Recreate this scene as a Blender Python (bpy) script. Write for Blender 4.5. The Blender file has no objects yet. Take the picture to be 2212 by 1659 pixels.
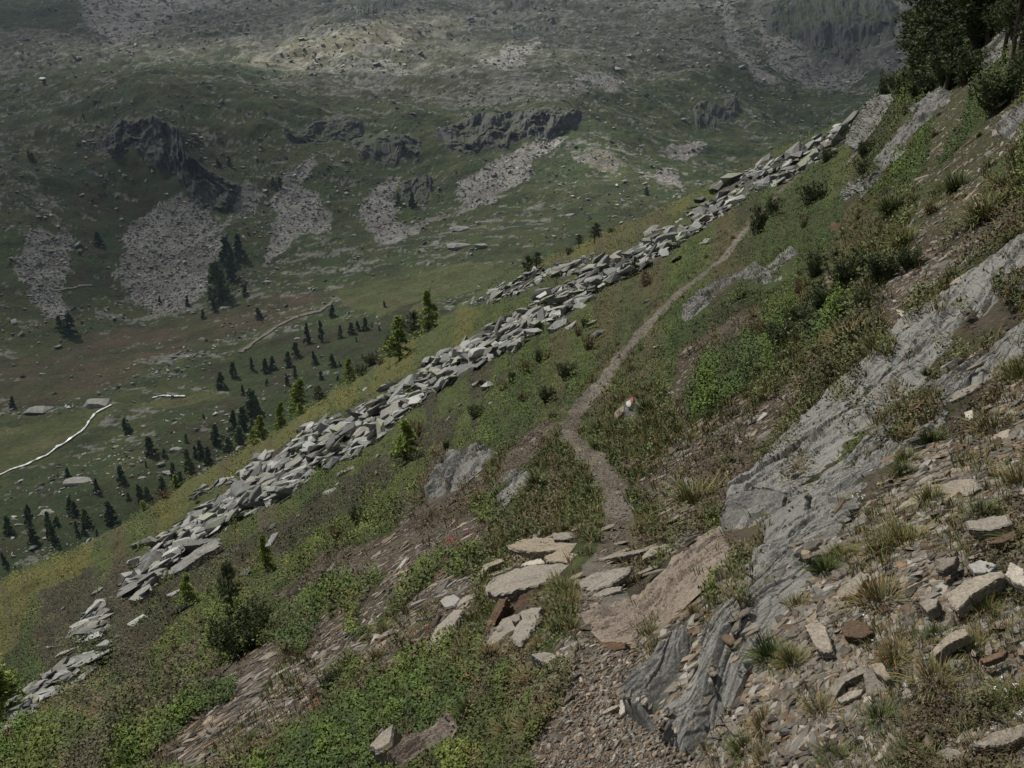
import bpy, math, random
import numpy as np
R = math.radians
C = bpy.context.scene.collection
rng = np.random.default_rng(7)
random.seed(7)

# ------------------------------------------------------------------ camera, world, sun
PITCH = R(18.0)
HF = R(66.0)
FPX = 512 / math.tan(HF / 2)
cd = bpy.data.cameras.new('camera'); cam = bpy.data.objects.new('camera', cd); C.objects.link(cam)
cam.location = (0, 0, 0); cam.rotation_euler = (R(90) - PITCH, 0, 0)
cd.sensor_width = 36; cd.lens = 18 / math.tan(HF / 2); cd.clip_start = 0.05; cd.clip_end = 20000
sc = bpy.context.scene; sc.camera = cam
SUN_EL, SUN_AZ = R(52), R(-48)          # azimuth clockwise from +Y (view direction): light from ahead, left
w = bpy.data.worlds.new('World'); sc.world = w; w.use_nodes = True
wn = w.node_tree.nodes; wl = w.node_tree.links
bg = wn['Background']; sky = wn.new('ShaderNodeTexSky'); sky.sky_type = 'NISHITA'; sky.sun_disc = False
sky.sun_elevation = SUN_EL; sky.sun_rotation = SUN_AZ; sky.air_density = 1.0; sky.dust_density = 4.0; sky.ozone_density = 1.0
hs = wn.new('ShaderNodeHueSaturation'); hs.inputs['Saturation'].default_value = .6; wl.new(sky.outputs[0], hs.inputs['Color']); wl.new(hs.outputs[0], bg.inputs[0]); bg.inputs[1].default_value = 0.05
sd = bpy.data.lights.new('sun', 'SUN'); sun = bpy.data.objects.new('sun', sd); C.objects.link(sun)
sd.energy = 5.0; sd.angle = R(2.5); sd.color = (1.0, 0.955, 0.87)
sun.rotation_euler = (R(90) - SUN_EL, 0, math.pi - SUN_AZ); sun.location = (0, 0, 50)
sc.view_settings.view_transform = 'Standard'; sc.view_settings.look = 'None'
sc.view_settings.gamma = 1.0; sc.view_settings.exposure = 0.7
sc.cycles.max_bounces = 5; sc.cycles.diffuse_bounces = 2; sc.cycles.volume_bounces = 0
sc.cycles.transparent_max_bounces = 8

# ------------------------------------------------------------------ numpy helpers
def _h(ix, iy, iz, seed):
    h = (ix.astype(np.int64) * 374761393 + iy.astype(np.int64) * 668265263 + iz.astype(np.int64) * 2147483647 + seed * 1274126177) & 0xFFFFFFFF
    h = ((h ^ (h >> 13)) * 1274126177) & 0xFFFFFFFF
    h = ((h ^ (h >> 16)) * 2246822519) & 0xFFFFFFFF
    return ((h ^ (h >> 15)) & 0xFFFFFF) / float(0xFFFFFF)
def n2(x, y, seed=0):
    ix = np.floor(x); iy = np.floor(y); fx = x - ix; fy = y - iy
    fx = fx * fx * fx * (fx * (fx * 6 - 15) + 10); fy = fy * fy * fy * (fy * (fy * 6 - 15) + 10)
    z = np.zeros_like(ix)
    a = _h(ix, iy, z, seed); b = _h(ix + 1, iy, z, seed); c = _h(ix, iy + 1, z, seed); d = _h(ix + 1, iy + 1, z, seed)
    return (a + (b - a) * fx + (c - a) * fy + (a - b - c + d) * fx * fy) * 2 - 1
def fbm(x, y, octs=4, seed=0, gain=.5):
    s = 0; a = 1; t = 0
    for k in range(octs):
        s = s + a * n2(x, y, seed + k * 17); t += a; a *= gain
        x, y = 1.62 * x - 1.18 * y + 5.3, 1.18 * x + 1.62 * y - 9.1
    return s / t * 1.5
def n3(p, seed=0):
    i = np.floor(p); f = p - i; f = f * f * (3 - 2 * f)
    r = 0
    for dx in (0, 1):
        for dy in (0, 1):
            for dz in (0, 1):
                wgt = (f[..., 0] if dx else 1 - f[..., 0]) * (f[..., 1] if dy else 1 - f[..., 1]) * (f[..., 2] if dz else 1 - f[..., 2])
                r = r + wgt * _h(i[..., 0] + dx, i[..., 1] + dy, i[..., 2] + dz, seed)
    return r * 2 - 1
def sst(a, b, x):
    t = np.clip((x - a) / (b - a), 0, 1); return t * t * (3 - 2 * t)
def norm(v): return v / np.maximum(np.linalg.norm(v, axis=-1, keepdims=True), 1e-9)

S = 1024 / 2212.0                       # first look at the photo was 2212 px wide
CP, SP = math.cos(PITCH), math.sin(PITCH)
def ray(px, py):
    px = np.asarray(px, float); py = np.asarray(py, float)
    x = px - 512; v = 384 - py
    d = np.stack([x, FPX * CP + v * SP, -FPX * SP + v * CP], -1)
    return norm(d)
def project(P):
    x = P[..., 0]; f = P[..., 1] * CP - P[..., 2] * SP; u = P[..., 1] * SP + P[..., 2] * CP
    f = np.maximum(f, 1e-3)
    return 512 + FPX * x / f, 384 - FPX * u / f
def azt(px, py):
    d = ray(px, py); rh = np.hypot(d[..., 0], d[..., 1])
    return np.arctan2(d[..., 0], d[..., 1]), d[..., 2] / rh

# ------------------------------------------------------------------ the shape of the land
STR = R(24); K = 0.577
SIL = np.array([(-260,1400,60),(-100,1310,62),(0,1262,66),(215,1165,80),(410,1040,92),(560,952,102),(650,900,108),(850,758,122),(1000,655,132),(1120,585,140),(1210,548,148),(1500,418,168),(1640,342,170),(1760,290,140),(1850,258,90),(1890,215,60),(1930,165,50),(1990,120,46),(2080,62,42),(2150,12,40),(2212,-35,38),(2330,-130,34),(2500,-260,30)], float)
_a, _t = azt(SIL[:, 0] * S, SIL[:, 1] * S)
SAZ, ST, SR = _a, _t, SIL[:, 2]
def near_raw(az, L, Rz, rs):
    r = np.exp(L)
    h = 1.6 + 0.6 * sst(math.log(2.5), math.log(7), L)
    wgt = sst(math.log(4), np.log(rs), L)
    roll = 0.5 * np.maximum(0, L - np.log(rs)) ** 1.5
    dz = np.clip(az - STR, -1.75, 1.2)
    return -h / r + K * np.sin(dz) + Rz * wgt - roll
_Ls = np.linspace(math.log(3), math.log(400), 500)
SRES = np.zeros(len(SAZ))
for it in range(4):
    for i in range(len(SAZ)):
        SRES[i] += ST[i] - near_raw(SAZ[i], _Ls, SRES[i], SR[i]).max()
def t_near(az, L):
    return near_raw(az, L, np.interp(az, SAZ, SRES), np.interp(az, SAZ, SR))

FAR = np.array([
 (0,1262,330),(0,1015,450),(0,865,560),(0,713,700),(0,560,800),(0,430,900),(0,260,1150),(0,200,1400),(0,110,1750),(0,0,2500),(0,-160,3200),
 (300,1080,360),(300,900,480),(300,780,580),(300,690,700),(300,560,810),(330,440,900),(340,330,950),(330,250,1010),(300,170,1300),(300,90,1700),(300,0,2400),(300,-160,3100),
 (600,900,430),(600,770,540),(600,650,650),(620,520,780),(640,400,880),(640,300,960),(640,200,1180),(700,120,1450),(740,50,1560),(740,10,2300),(740,-160,3100),
 (900,690,520),(900,590,640),(900,500,760),(900,400,870),(900,300,960),(900,220,1150),(900,100,1500),(900,0,2100),(900,-160,3000),
 (1200,540,640),(1200,450,760),(1200,330,900),(1190,270,960),(1190,225,1050),(1200,130,1450),(1200,0,2100),(1200,-160,3000),
 (1500,420,820),(1500,330,1000),(1500,220,1250),(1500,100,1650),(1500,0,2200),(1500,-160,3000),
 (1800,270,1300),(1800,180,1600),(1800,90,1750),(1800,0,2000),(1800,-160,2600),
 (2150,200,1300),(2150,60,1700),(2150,-60,2100),(2150,-200,2700)], float)
fa, ft = azt(FAR[:, 0] * S, FAR[:, 1] * S); fL = np.log(FAR[:, 2])
ex = []
for a in np.linspace(-.95, .8, 8):
    ex.append((a, math.log(150), -190 / 150)); ex.append((a, math.log(230), -185 / 230.))
ex = np.array(ex)
fa = np.r_[fa, ex[:, 0]]; fL = np.r_[fL, ex[:, 1]]; ft = np.r_[ft, ex[:, 2]]
def tps(r2): return 0.5 * r2 * np.log(np.maximum(r2, 1e-12))
_X = np.stack([fa * 2.2, fL], 1); _n = len(_X)
_A = np.zeros((_n + 3, _n + 3)); _d2 = ((_X[:, None] - _X[None]) ** 2).sum(-1)
_A[:_n, :_n] = tps(_d2) + np.eye(_n) * 2e-4; _A[:_n, _n] = 1; _A[:_n, _n + 1:] = _X; _A[_n, :_n] = 1; _A[_n + 1:, :_n] = _X.T
_W = np.linalg.solve(_A, np.r_[ft, 0, 0, 0])
# sample it once on a grid, look it up bilinearly afterwards
GA = np.linspace(-1.1, .95, 240); GL = np.linspace(math.log(120), math.log(4500), 260)
def _rbf(a, L):
    q = np.stack([a * 2.2, L], -1); out = _W[_n] + q @ _W[_n + 1:]
    for i in range(_n): out = out + _W[i] * tps(((q - _X[i]) ** 2).sum(-1))
    return out
GT = _rbf(*np.meshgrid(GA, GL, indexing='ij'))
def t_far(az, L):
    u = np.clip((az - GA[0]) / (GA[1] - GA[0]), 0, len(GA) - 1.001); v = np.clip((L - GL[0]) / (GL[1] - GL[0]), 0, len(GL) - 1.001)
    i = u.astype(int); j = v.astype(int); fu = u - i; fv = v - j
    return GT[i, j] * (1 - fu) * (1 - fv) + GT[i + 1, j] * fu * (1 - fv) + GT[i, j + 1] * (1 - fu) * fv + GT[i + 1, j + 1] * fu * fv

def cast(px, py, which='near'):
    """first point of the smooth land a ray through the photo meets -> x, y, ok"""
    px = np.atleast_1d(np.asarray(px, float)); py = np.atleast_1d(np.asarray(py, float))
    az, te = azt(px, py); X = np.zeros_like(az); Y = np.zeros_like(az); ok = np.zeros(len(az), bool)
    Lg = np.linspace(math.log(1.0), math.log(260), 420) if which == 'near' else np.linspace(math.log(200), math.log(4000), 400)
    fn = t_near if which == 'near' else t_far
    for s in range(0, len(az), 20000):
        a = az[s:s + 20000]; t = te[s:s + 20000]
        T = fn(a[:, None] + 0 * Lg[None], 0 * a[:, None] + Lg[None]) - t[:, None]
        hit = T >= 0; any_ = hit.any(1); i = np.clip(np.where(any_, hit.argmax(1), T.argmax(1)), 1, len(Lg) - 1); k = np.arange(len(a))
        t0 = T[k, i - 1]; t1 = T[k, i]; f = np.clip(-t0 / np.where(abs(t1 - t0) < 1e-9, 1, t1 - t0), 0, 1)
        L = Lg[i - 1] + (Lg[i] - Lg[i - 1]) * f; r = np.exp(L)
        X[s:s + 20000] = r * np.sin(a); Y[s:s + 20000] = r * np.cos(a); ok[s:s + 20000] = any_
    return X, Y, ok

# the path: centre line in the photo and half widths, laid on the land
PATH = [(1330,2100,240),(1330,1720,235),(1335,1640,215),(1325,1560,170),(1320,1480,125),(1320,1400,85),(1310,1330,75),(1290,1250,70),(1320,1180,50),(1335,1130,42),(1325,1060,42),(1300,1010,42),(1265,975,40),(1232,945,32),(1235,905,28),(1262,865,26),(1300,825,22),(1345,765,18),(1400,700,15),(1455,645,13),(1510,605,11),(1565,560,11),(1600,510,9),(1640,465,8),(1690,410,8),(1725,380,7),(1780,340,6)]
_px = np.array(PATH, float); PX, PY, _ = cast(_px[:, 0] * S, _px[:, 1] * S)
PR = np.hypot(PX, PY); PZ = PR * t_near(np.arctan2(PX, PY), np.log(PR))
PWD = .72 * _px[:, 2] * S * np.sqrt(PR ** 2 + PZ ** 2) / FPX
def path_near(x, y):
    bd = np.full(x.shape, 1e9); bz = np.zeros(x.shape); bw = np.ones(x.shape)
    for i in range(len(PX) - 1):
        ax, ay, bx, by = PX[i], PY[i], PX[i + 1], PY[i + 1]
        dx, dy = bx - ax, by - ay; t = np.clip(((x - ax) * dx + (y - ay) * dy) / (dx * dx + dy * dy + 1e-9), 0, 1)
        d = np.hypot(x - ax - t * dx, y - ay - t * dy); m = d < bd
        bd = np.where(m, d, bd); bz = np.where(m, PZ[i] + t * (PZ[i + 1] - PZ[i]), bz); bw = np.where(m, PWD[i] + t * (PWD[i + 1] - PWD[i]), bw)
    return bd, bz, bw
def h_near(x, y, detail=True, bench=True):
    r = np.hypot(x, y); az = np.arctan2(x, y); z = r * t_near(az, np.log(np.maximum(r, .3)))
    if bench:
        d, pz, pw = path_near(x, y)
        wgt = 1 - sst(pw * .9, pw * 1.0 + .22 + .01 * r, d)
        z = z + (pz - z) * wgt * .85
    else: wgt = 0
    if detail:
        q = 1 - .75 * wgt
        far = sst(5, 40, r)
        z = z + q * (.35 * far * fbm(x / 7, y / 7, 2, 3) + (.06 + .20 * far) * fbm(x / 1.6, y / 1.6, 3, 9) + .022 * fbm(x / .33, y / .33, 3, 21)) + .006 * fbm(x / .06, y / .06, 2, 33)
    return z
def h_far(x, y):
    r = np.hypot(x, y); z = r * t_far(np.arctan2(x, y), np.log(np.maximum(r, 1)))
    up = sst(600, 1100, r)
    rd = 1 - abs(fbm(x / 210, y / 150, 4, 41)) * 2
    z = z + (3 + 12 * up) * rd * .6 + (1.6 + 3 * up) * fbm(x / 60, y / 45, 4, 51) + (.7 + 1.1 * up) * fbm(x / 14, y / 12, 3, 61, .65)
    return z
def grad(fn, x, y, e):
    zx = (fn(x + e, y) - fn(x - e, y)) / (2 * e); zy = (fn(x, y + e) - fn(x, y - e)) / (2 * e)
    return norm(np.stack([-zx, -zy, np.ones_like(zx)], -1))
def nrm_near(x, y):
    return grad(lambda a, b: h_near(a, b, False, False), x, y, .05)
def pos(px2, py2, which='near'):
    """photo point (2212 px scale) -> world point on the land"""
    X, Y, ok = cast(np.array([px2]) * S, np.array([py2]) * S, which)
    z = h_near(X, Y) if which == 'near' else h_far(X, Y)
    return np.array([X[0], Y[0], z[0]])

# ------------------------------------------------------------------ unseen cloud deck, added to dim the sun, opened to light one far shoulder
def shade_cloud_deck():
    xs = np.linspace(-7000, 6000, 150); ys = np.linspace(-4000, 8500, 150); Xc, Yc = np.meshgrid(xs, ys, indexing='ij')
    bot = 1900 + 40 * fbm(Xc / 700, Yc / 700, 5, 901); top = bot + 20 + 25 * (fbm(Xc / 500, Yc / 500, 4, 911) + 1)
    def under(px2, py2):                                   # where the sun's ray to that place crosses the deck
        p = pos(px2, py2, 'far'); k = (1900 - p[2]) / math.tan(SUN_EL); return p[0] + k * math.sin(SUN_AZ), p[1] + k * math.cos(SUN_AZ)
    a = .64 + .20 * fbm(Xc / 900, Yc / 900, 3, 921)
    def blob(px2, py2, rx, ry, rot=0):
        cx, cy = under(px2, py2); dx, dy = Xc - cx, Yc - cy; u = dx * math.cos(rot) + dy * math.sin(rot); v = -dx * math.sin(rot) + dy * math.cos(rot)
        return np.exp(-((u / rx) ** 2 + (v / ry) ** 2) * (1 + .3 * fbm(Xc / 200, Yc / 200, 3, 931)))
    thin = a - .10 * np.exp(-(((Yc - under(760, 85)[1]) / 900) ** 2)) + blob(740, 85, 330, 95, .1) * .9 + blob(990, 50, 200, 70) * .4 + blob(1290, 345, 60, 70) * .5
    for px2, py2, rx, ry in ((200, 420, 230, 210), (560, 360, 260, 150), (60, 30, 300, 200), (1900, 200, 300, 260)): thin = thin - blob(px2, py2, rx, ry) * .10  # thicker spots added to shade chosen parts of the far side
    thin = np.clip(thin, .02, 1); n = 150
    V = np.concatenate([np.stack([Xc, Yc, bot], -1).reshape(-1, 3), np.stack([Xc, Yc, top], -1).reshape(-1, 3)])
    i = np.arange(n - 1)[:, None] * n + np.arange(n - 1)[None]; F = np.stack([i, i + n, i + n + 1, i + 1], -1).reshape(-1, 4); F = np.concatenate([F, F[:, ::-1] + n * n])
    e = [k for k in range(n)] ; rim = [k for k in range(n)] + [k * n + n - 1 for k in range(1, n)] + [(n - 1) * n + k for k in range(n - 2, -1, -1)] + [k * n for k in range(n - 2, 0, -1)]
    F = np.concatenate([F, np.array([(rim[k], rim[(k + 1) % len(rim)], rim[(k + 1) % len(rim)] + n * n, rim[k] + n * n) for k in range(len(rim))])])
    return V, F, np.repeat(np.tile(thin.ravel(), 2)[:, None], 3, 1)

# ------------------------------------------------------------------ zones
def inpoly(x, y, poly):
    P = np.array(poly, float); c = np.zeros(x.shape, bool); n = len(P)
    for i in range(n):
        x0, y0 = P[i]; x1, y1 = P[i - 1]
        if y0 == y1: continue
        c ^= ((y0 > y) != (y1 > y)) & (x < (x1 - x0) * (y - y0) / (y1 - y0) + x0)
    return c
HEATH, MOSS, DARK, TALUS, DEBRIS, GREEN, GRASS, TRAIL, SPARSE, ROCKY = range(10)
ZN = [
 (MOSS, [(-400,1500),(0,1262),(215,1165),(410,1040),(650,900),(850,758),(1000,655),(1130,690),(1040,735),(900,795),(700,905),(600,980),(480,1050),(400,1110),(330,1190),(200,1330),(60,1400),(-400,1700)]),
 (MOSS, [(1100,600),(1210,548),(1500,418),(1500,445),(1290,548),(1180,575)]),
 (DARK, [(60,1290),(180,1230),(330,1190),(280,1310),(420,1230),(560,1150),(700,1060),(850,960),(1000,880),(980,940),(850,1030),(720,1130),(600,1200),(450,1280),(330,1400),(160,1480),(60,1430)]),
 (DARK, [(520,1020),(600,960),(800,860),(880,810),(860,840),(700,925),(560,1010)]),
 (GREEN, [(0,1480),(60,1300),(100,1500),(40,1659),(0,1659)]),
 (DEBRIS, [(200,1680),(340,1530),(440,1470),(560,1400),(700,1330),(760,1390),(880,1310),(960,1240),(1060,1250),(1040,1320),(960,1380),(880,1440),(760,1430),(690,1540),(560,1600),(420,1680)]),
 (DEBRIS, [(580,1290),(700,1200),(860,1140),(1000,1090),(1080,1150),(940,1210),(800,1240),(680,1310)]),
 (DEBRIS, [(860,1130),(960,1050),(1080,960),(1190,900),(1210,930),(1120,1010),(1040,1080),(940,1130)]),
 (SPARSE, [(1240,870),(1330,800),(1420,720),(1500,670),(1700,560),(2212,200),(2212,1700),(1480,1700),(1420,1590),(1400,1450),(1540,1150),(1440,1160),(1360,1050),(1290,950)]),
 (DEBRIS, [(1640,1010),(1560,1100),(1440,1120),(1380,1060),(1430,980),(1560,930),(1700,830),(1850,720),(2000,620),(2212,480),(2212,330),(2100,400),(1950,560),(1900,690),(1760,800)]),
 (DEBRIS, [(1440,1659),(1440,1590),(1600,1480),(1700,1290),(1900,1030),(2212,760),(2400,760),(2400,1900),(1400,1900)]),
 (GREEN, [(1400,780),(1480,690),(1640,570),(1700,520),(1800,430),(1900,330),(2000,220),(2100,120),(2212,40),(2212,190),(2100,280),(2000,380),(1930,440),(1830,500),(1720,600),(1600,680),(1500,740),(1420,790)]),
 (GREEN, [(1480,860),(1530,770),(1640,700),(1720,660),(1860,640),(1800,740),(1700,800),(1600,860),(1500,920)]),
 (GRASS, [(1830,450),(2000,400),(2212,330),(2212,430),(2000,560),(1860,620),(1780,590)]),
 (GRASS, [(1090,1130),(1150,1000),(1200,955),(1260,980),(1290,1010),(1290,1090),(1290,1150),(1180,1160)]),
 (GRASS, [(1270,940),(1330,860),(1440,830),(1480,930),(1420,1010),(1340,990)]),
 (GREEN, [(600,1390),(640,1300),(760,1235),(770,1280),(690,1340),(640,1420)]),
 (GREEN, [(560,1659),(700,1560),(820,1480),(900,1420),(1000,1330),(1060,1310),(1040,1400),(980,1500),(960,1600),(860,1700),(560,1700)]),
 (GREEN, [(220,1659),(300,1580),(430,1500),(520,1470),(500,1520),(400,1570),(330,1640),(290,1690)]),
 (GREEN, [(1180,880),(1260,790),(1330,730),(1400,660),(1440,640),(1390,700),(1330,780),(1290,820),(1240,870)]),
 (SPARSE, [(1060,1150),(1330,1140),(1440,1160),(1540,1150),(1570,1200),(1420,1420),(1400,1590),(1200,1480),(1060,1420),(1060,1320),(1030,1280)]),
 (GREEN, [(850,1660),(960,1450),(1020,1330),(1050,1310),(1050,1400),(1010,1500),(960,1600),(900,1700)]),
 (TALUS, [(275,1300),(330,1195),(395,1120),(430,1075),(500,1040),(593,979),(650,945),(745,905),(880,832),(947,784),(1014,748),(1082,694),(1149,660),(1216,622),(1284,572),(1351,548),(1430,500),(1520,448),(1640,355),(1850,258),(1850,292),(1740,370),(1600,440),(1500,515),(1418,571),(1351,606),(1284,636),(1216,692),(1149,724),(1082,764),(1014,800),(947,848),(880,900),(745,995),(623,1068),(560,1102),(430,1185),(330,1275)]),
 (TALUS, [(1000,665),(1060,625),(1110,600),(1200,570),(1290,548),(1240,590),(1180,605),(1100,640)]),
 (TALUS, [(20,1560),(60,1500),(140,1455),(190,1410),(210,1430),(150,1480),(70,1540),(20,1610)]),
 (TALUS, [(150,1370),(190,1335),(230,1330),(200,1390)]),
]
def zones_near(X, Y, Z):
    px, py = project(np.stack([X, Y, Z], -1)); px = px / S; py = py / S
    r = np.hypot(X, Y)
    wob = 20
    wx = px + wob * fbm(X / (r * .06), Y / (r * .06), 5, 71, .7) ; wy = py + wob * .7 * fbm(X / (r * .06), Y / (r * .06), 5, 81, .7)
    z = np.full(X.shape, HEATH)
    for k, P in ZN: z[inpoly(wx, wy, P)] = k
    sa = X * math.sin(STR) + Y * math.cos(STR); sb = X * math.cos(STR) - Y * math.sin(STR); q = r * .075 + .1
    n1 = fbm(sa / (q * 2.2), sb / q, 4, 101, .6); n2_ = fbm(sa / (q * 1.6) + 40, sb / (q * .8), 4, 111, .6)
    g = rng.random(X.shape) * .12
    z[(z == TALUS) & (fbm(X / 5, Y / 5, 3, 631) < -.66 + g)] = HEATH
    z0 = z.copy()
    z[(z0 == HEATH) & (n1 > .22 + g)] = GREEN; z[(z0 == HEATH) & (n1 < -.42 - g)] = SPARSE; z[(z0 == HEATH) & (n2_ > .42 + g) & (n1 < .2)] = DARK
    z[(z0 == GREEN) & (n1 < -.45 - g)] = HEATH; z[(z0 == GREEN) & (n2_ > .5)] = GRASS; z[(z0 == GREEN) & (n2_ < -.72)] = SPARSE
    z[(z0 == SPARSE) & (n1 > .15 + g)] = HEATH; z[(z0 == SPARSE) & (n2_ > .25 + g)] = GRASS; z[(z0 == GRASS) & (n1 < -.3)] = SPARSE
    z[(z0 == DARK) & (n1 > .25 + g)] = HEATH; z[(z0 == DEBRIS) & (n1 > .5) & (r > 4)] = GRASS; z[(z0 == MOSS) & (n2_ > .35)] = HEATH
    d, pz, pw = path_near(X, Y)
    z[(d < pw + .12 + .012 * r) & (r > 4.5) & (r < 90) & (z != TALUS) & (fbm(X / .6, Y / .6, 3, 93) > -.25)] = GRASS
    z[d < pw * (1 + .35 * fbm(X / .5, Y / .5, 3, 91))] = TRAIL
    return z
F_GR, F_SCREE, F_CLIFF, F_MEAD, F_DRY, F_ROCK, F_DARK, F_SUNLIT_GRASS, F_FACE = range(9)
ZF = [
 (F_ROCK, [(-400,-300),(2400,-300),(2400,60),(1700,110),(1500,160),(1300,200),(1100,230),(800,220),(640,190),(400,150),(200,200),(-400,240)]),
 (F_GR, [(-50,170),(500,110),(620,150),(500,230),(300,240),(-50,260)]),
 (F_FACE, [(1600,-60),(2300,-60),(2300,140),(1900,150),(1800,170),(1720,120),(1640,60)]),
 (F_GR, [(1700,230),(1900,190),(2212,140),(2212,400),(1400,420)]),
 (F_DARK, [(-50,-50),(160,-50),(180,30),(170,66),(60,60),(-50,70)]),
 (F_SCREE, [(170,-60),(480,-60),(520,0),(400,20),(330,60),(240,100),(190,60)]),
 (F_SUNLIT_GRASS, [(520,140),(620,90),(760,60),(870,35),(980,38),(1010,60),(900,90),(760,110),(640,150)]),  # sunlight on the far ridge put into the ground colour
 (F_DARK, [(150,330),(300,345),(420,440),(380,425),(300,480),(245,560),(240,640),(160,640),(155,480),(100,400)]),
 (F_CLIFF, [(215,320),(240,270),(330,252),(385,285),(390,330),(440,365),(510,400),(500,430),(430,440),(400,400),(380,370),(300,330)]),
 (F_CLIFF, [(610,285),(700,268),(770,272),(780,292),(700,300),(640,300)]),
 (F_CLIFF, [(760,300),(860,290),(900,320),(860,345),(780,330)]),
 (F_CLIFF, [(950,275),(1050,256),(1130,238),(1240,240),(1262,262),(1200,290),(1120,300),(1080,325),(1000,315),(950,300)]),
 (F_CLIFF, [(1500,250),(1520,228),(1590,222),(1580,258),(1520,272)]),
 (F_CLIFF, [(880,380),(920,370),(930,410),(900,440),(870,430)]),
 (F_CLIFF, [(700,10),(860,-5),(870,20),(790,40),(720,35)]),
 (F_CLIFF, [(1100,60),(1190,50),(1180,80),(1110,85)]),
 (F_SCREE, [(388,418),(470,480),(492,520),(470,590),(430,645),(330,682),(300,662),(245,600),(262,520),(290,480),(335,450)]),
 (F_SCREE, [(70,510),(85,500),(115,515),(130,482),(150,500),(152,590),(128,640),(140,690),(100,692),(62,620),(40,570)]),
 (F_SCREE, [(610,370),(680,325),(672,380),(655,405),(690,430),(718,455),(705,495),(660,490),(620,540),(578,565),(580,520),(600,450)]),
 (F_SCREE, [(800,400),(850,375),(862,440),(845,480),(880,492),(930,470),(1000,460),(990,400),(1050,370),(1180,285),(1215,300),(1150,370),(1100,405),(1060,440),(940,485),(850,525),(800,520),(778,460)]),
 (F_SCREE, [(540,400),(572,420),(560,465),(505,465),(495,540),(478,520),(490,460)]),
 (F_SCREE, [(1660,130),(1640,20),(1690,50),(1740,125),(1800,160),(1880,150),(1850,185),(1750,188),(1700,160)]),
 (F_SCREE, [(1545,-20),(1575,-20),(1600,90),(1650,150),(1710,185),(1640,170),(1580,110)]),
 (F_SCREE, [(1040,135),(1100,110),(1175,80),(1160,110),(1100,145)]),
 (F_SCREE, [(1205,190),(1280,150),(1340,160),(1330,200),(1260,190)]),
 (F_SCREE, [(1420,330),(1500,300),(1540,320),(1480,345)]),
 (F_SCREE, [(1390,380),(1440,360),(1480,420),(1440,400)]),
 (F_MEAD, [(740,640),(860,590),(1000,572),(1110,578),(1060,620),(960,655),(860,690),(740,665)]),
 (F_SUNLIT_GRASS, [(1240,340),(1290,322),(1340,340),(1330,380),(1270,370)]),
 (F_DRY, [(0,790),(200,720),(450,675),(560,640),(740,640),(640,690),(450,730),(350,770),(200,850),(0,880)]),
 (F_MEAD, [(-60,930),(180,885),(330,865),(560,835),(420,880),(240,890),(190,930),(100,980),(-60,1040)]),
 (F_DARK, [(430,800),(620,715),(800,690),(900,650),(900,760),(560,930),(350,1010),(330,900),(500,850)]),
 (F_DARK, [(-60,1100),(200,1060),(420,960),(560,930),(330,1100),(0,1260),(-60,1290)]),
 (F_DARK, [(440,640),(480,540),(530,520),(530,590),(500,640)]),
]
def zones_far(X, Y, Z):
    px, py = project(np.stack([X, Y, Z], -1)); px = px / S; py = py / S
    wx = px + 26 * fbm(X / 40, Y / 40, 6, 171, .72); wy = py + 17 * fbm(X / 40, Y / 40, 6, 181, .72)
    z = np.full(X.shape, F_GR)
    for k, P in ZF: z[inpoly(wx, wy, P)] = k
    return z

# ------------------------------------------------------------------ mesh + material helpers
def mesh_np(name, V, F, col=None, smooth=False):
    me = bpy.data.meshes.new(name); V = np.asarray(V, np.float32); F = np.asarray(F, np.int32)
    k = F.shape[1]
    me.vertices.add(len(V)); me.vertices.foreach_set('co', V.ravel())
    me.loops.add(F.size); me.loops.foreach_set('vertex_index', F.ravel())
    me.polygons.add(len(F)); me.polygons.foreach_set('loop_start', np.arange(0, F.size, k, dtype=np.int32))
    me.polygons.foreach_set('use_smooth', np.full(len(F), smooth))
    if col is not None:
        a = me.attributes.new('col', 'FLOAT_COLOR', 'POINT')
        c = np.ones((len(V), 4), np.float32); c[:, :3] = np.clip(col, 0, 1); a.data.foreach_set('color', c.ravel())
    me.update(calc_edges=True)
    return me
def tag(o, label=None, cat=None, group=None, kind=None):
    if label: o['label'] = label
    if cat: o['category'] = cat
    if group: o['group'] = group
    if kind: o['kind'] = kind
    return o
def ob(name, me, mat=None, parent=None, loc=None):
    o = bpy.data.objects.new(name, me); C.objects.link(o)
    if mat is not None and me is not None and not me.materials: me.materials.append(mat)
    if parent is not None: o.parent = parent
    if loc is not None: o.location = [float(v) for v in loc]
    return o
def empty(name, loc, rz=0, sc_=1):
    o = bpy.data.objects.new(name, None); C.objects.link(o); o.location = [float(v) for v in loc]; o.rotation_euler = (0, 0, rz); o.scale = (sc_,) * 3
    o.empty_display_size = .1
    return o
def copy_tree(o):
    c = o.copy(); C.objects.link(c)
    for ch in o.children:
        d = ch.copy(); C.objects.link(d); d.parent = c
        for g in ch.children:
            e = g.copy(); C.objects.link(e); e.parent = d
    return c

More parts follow.
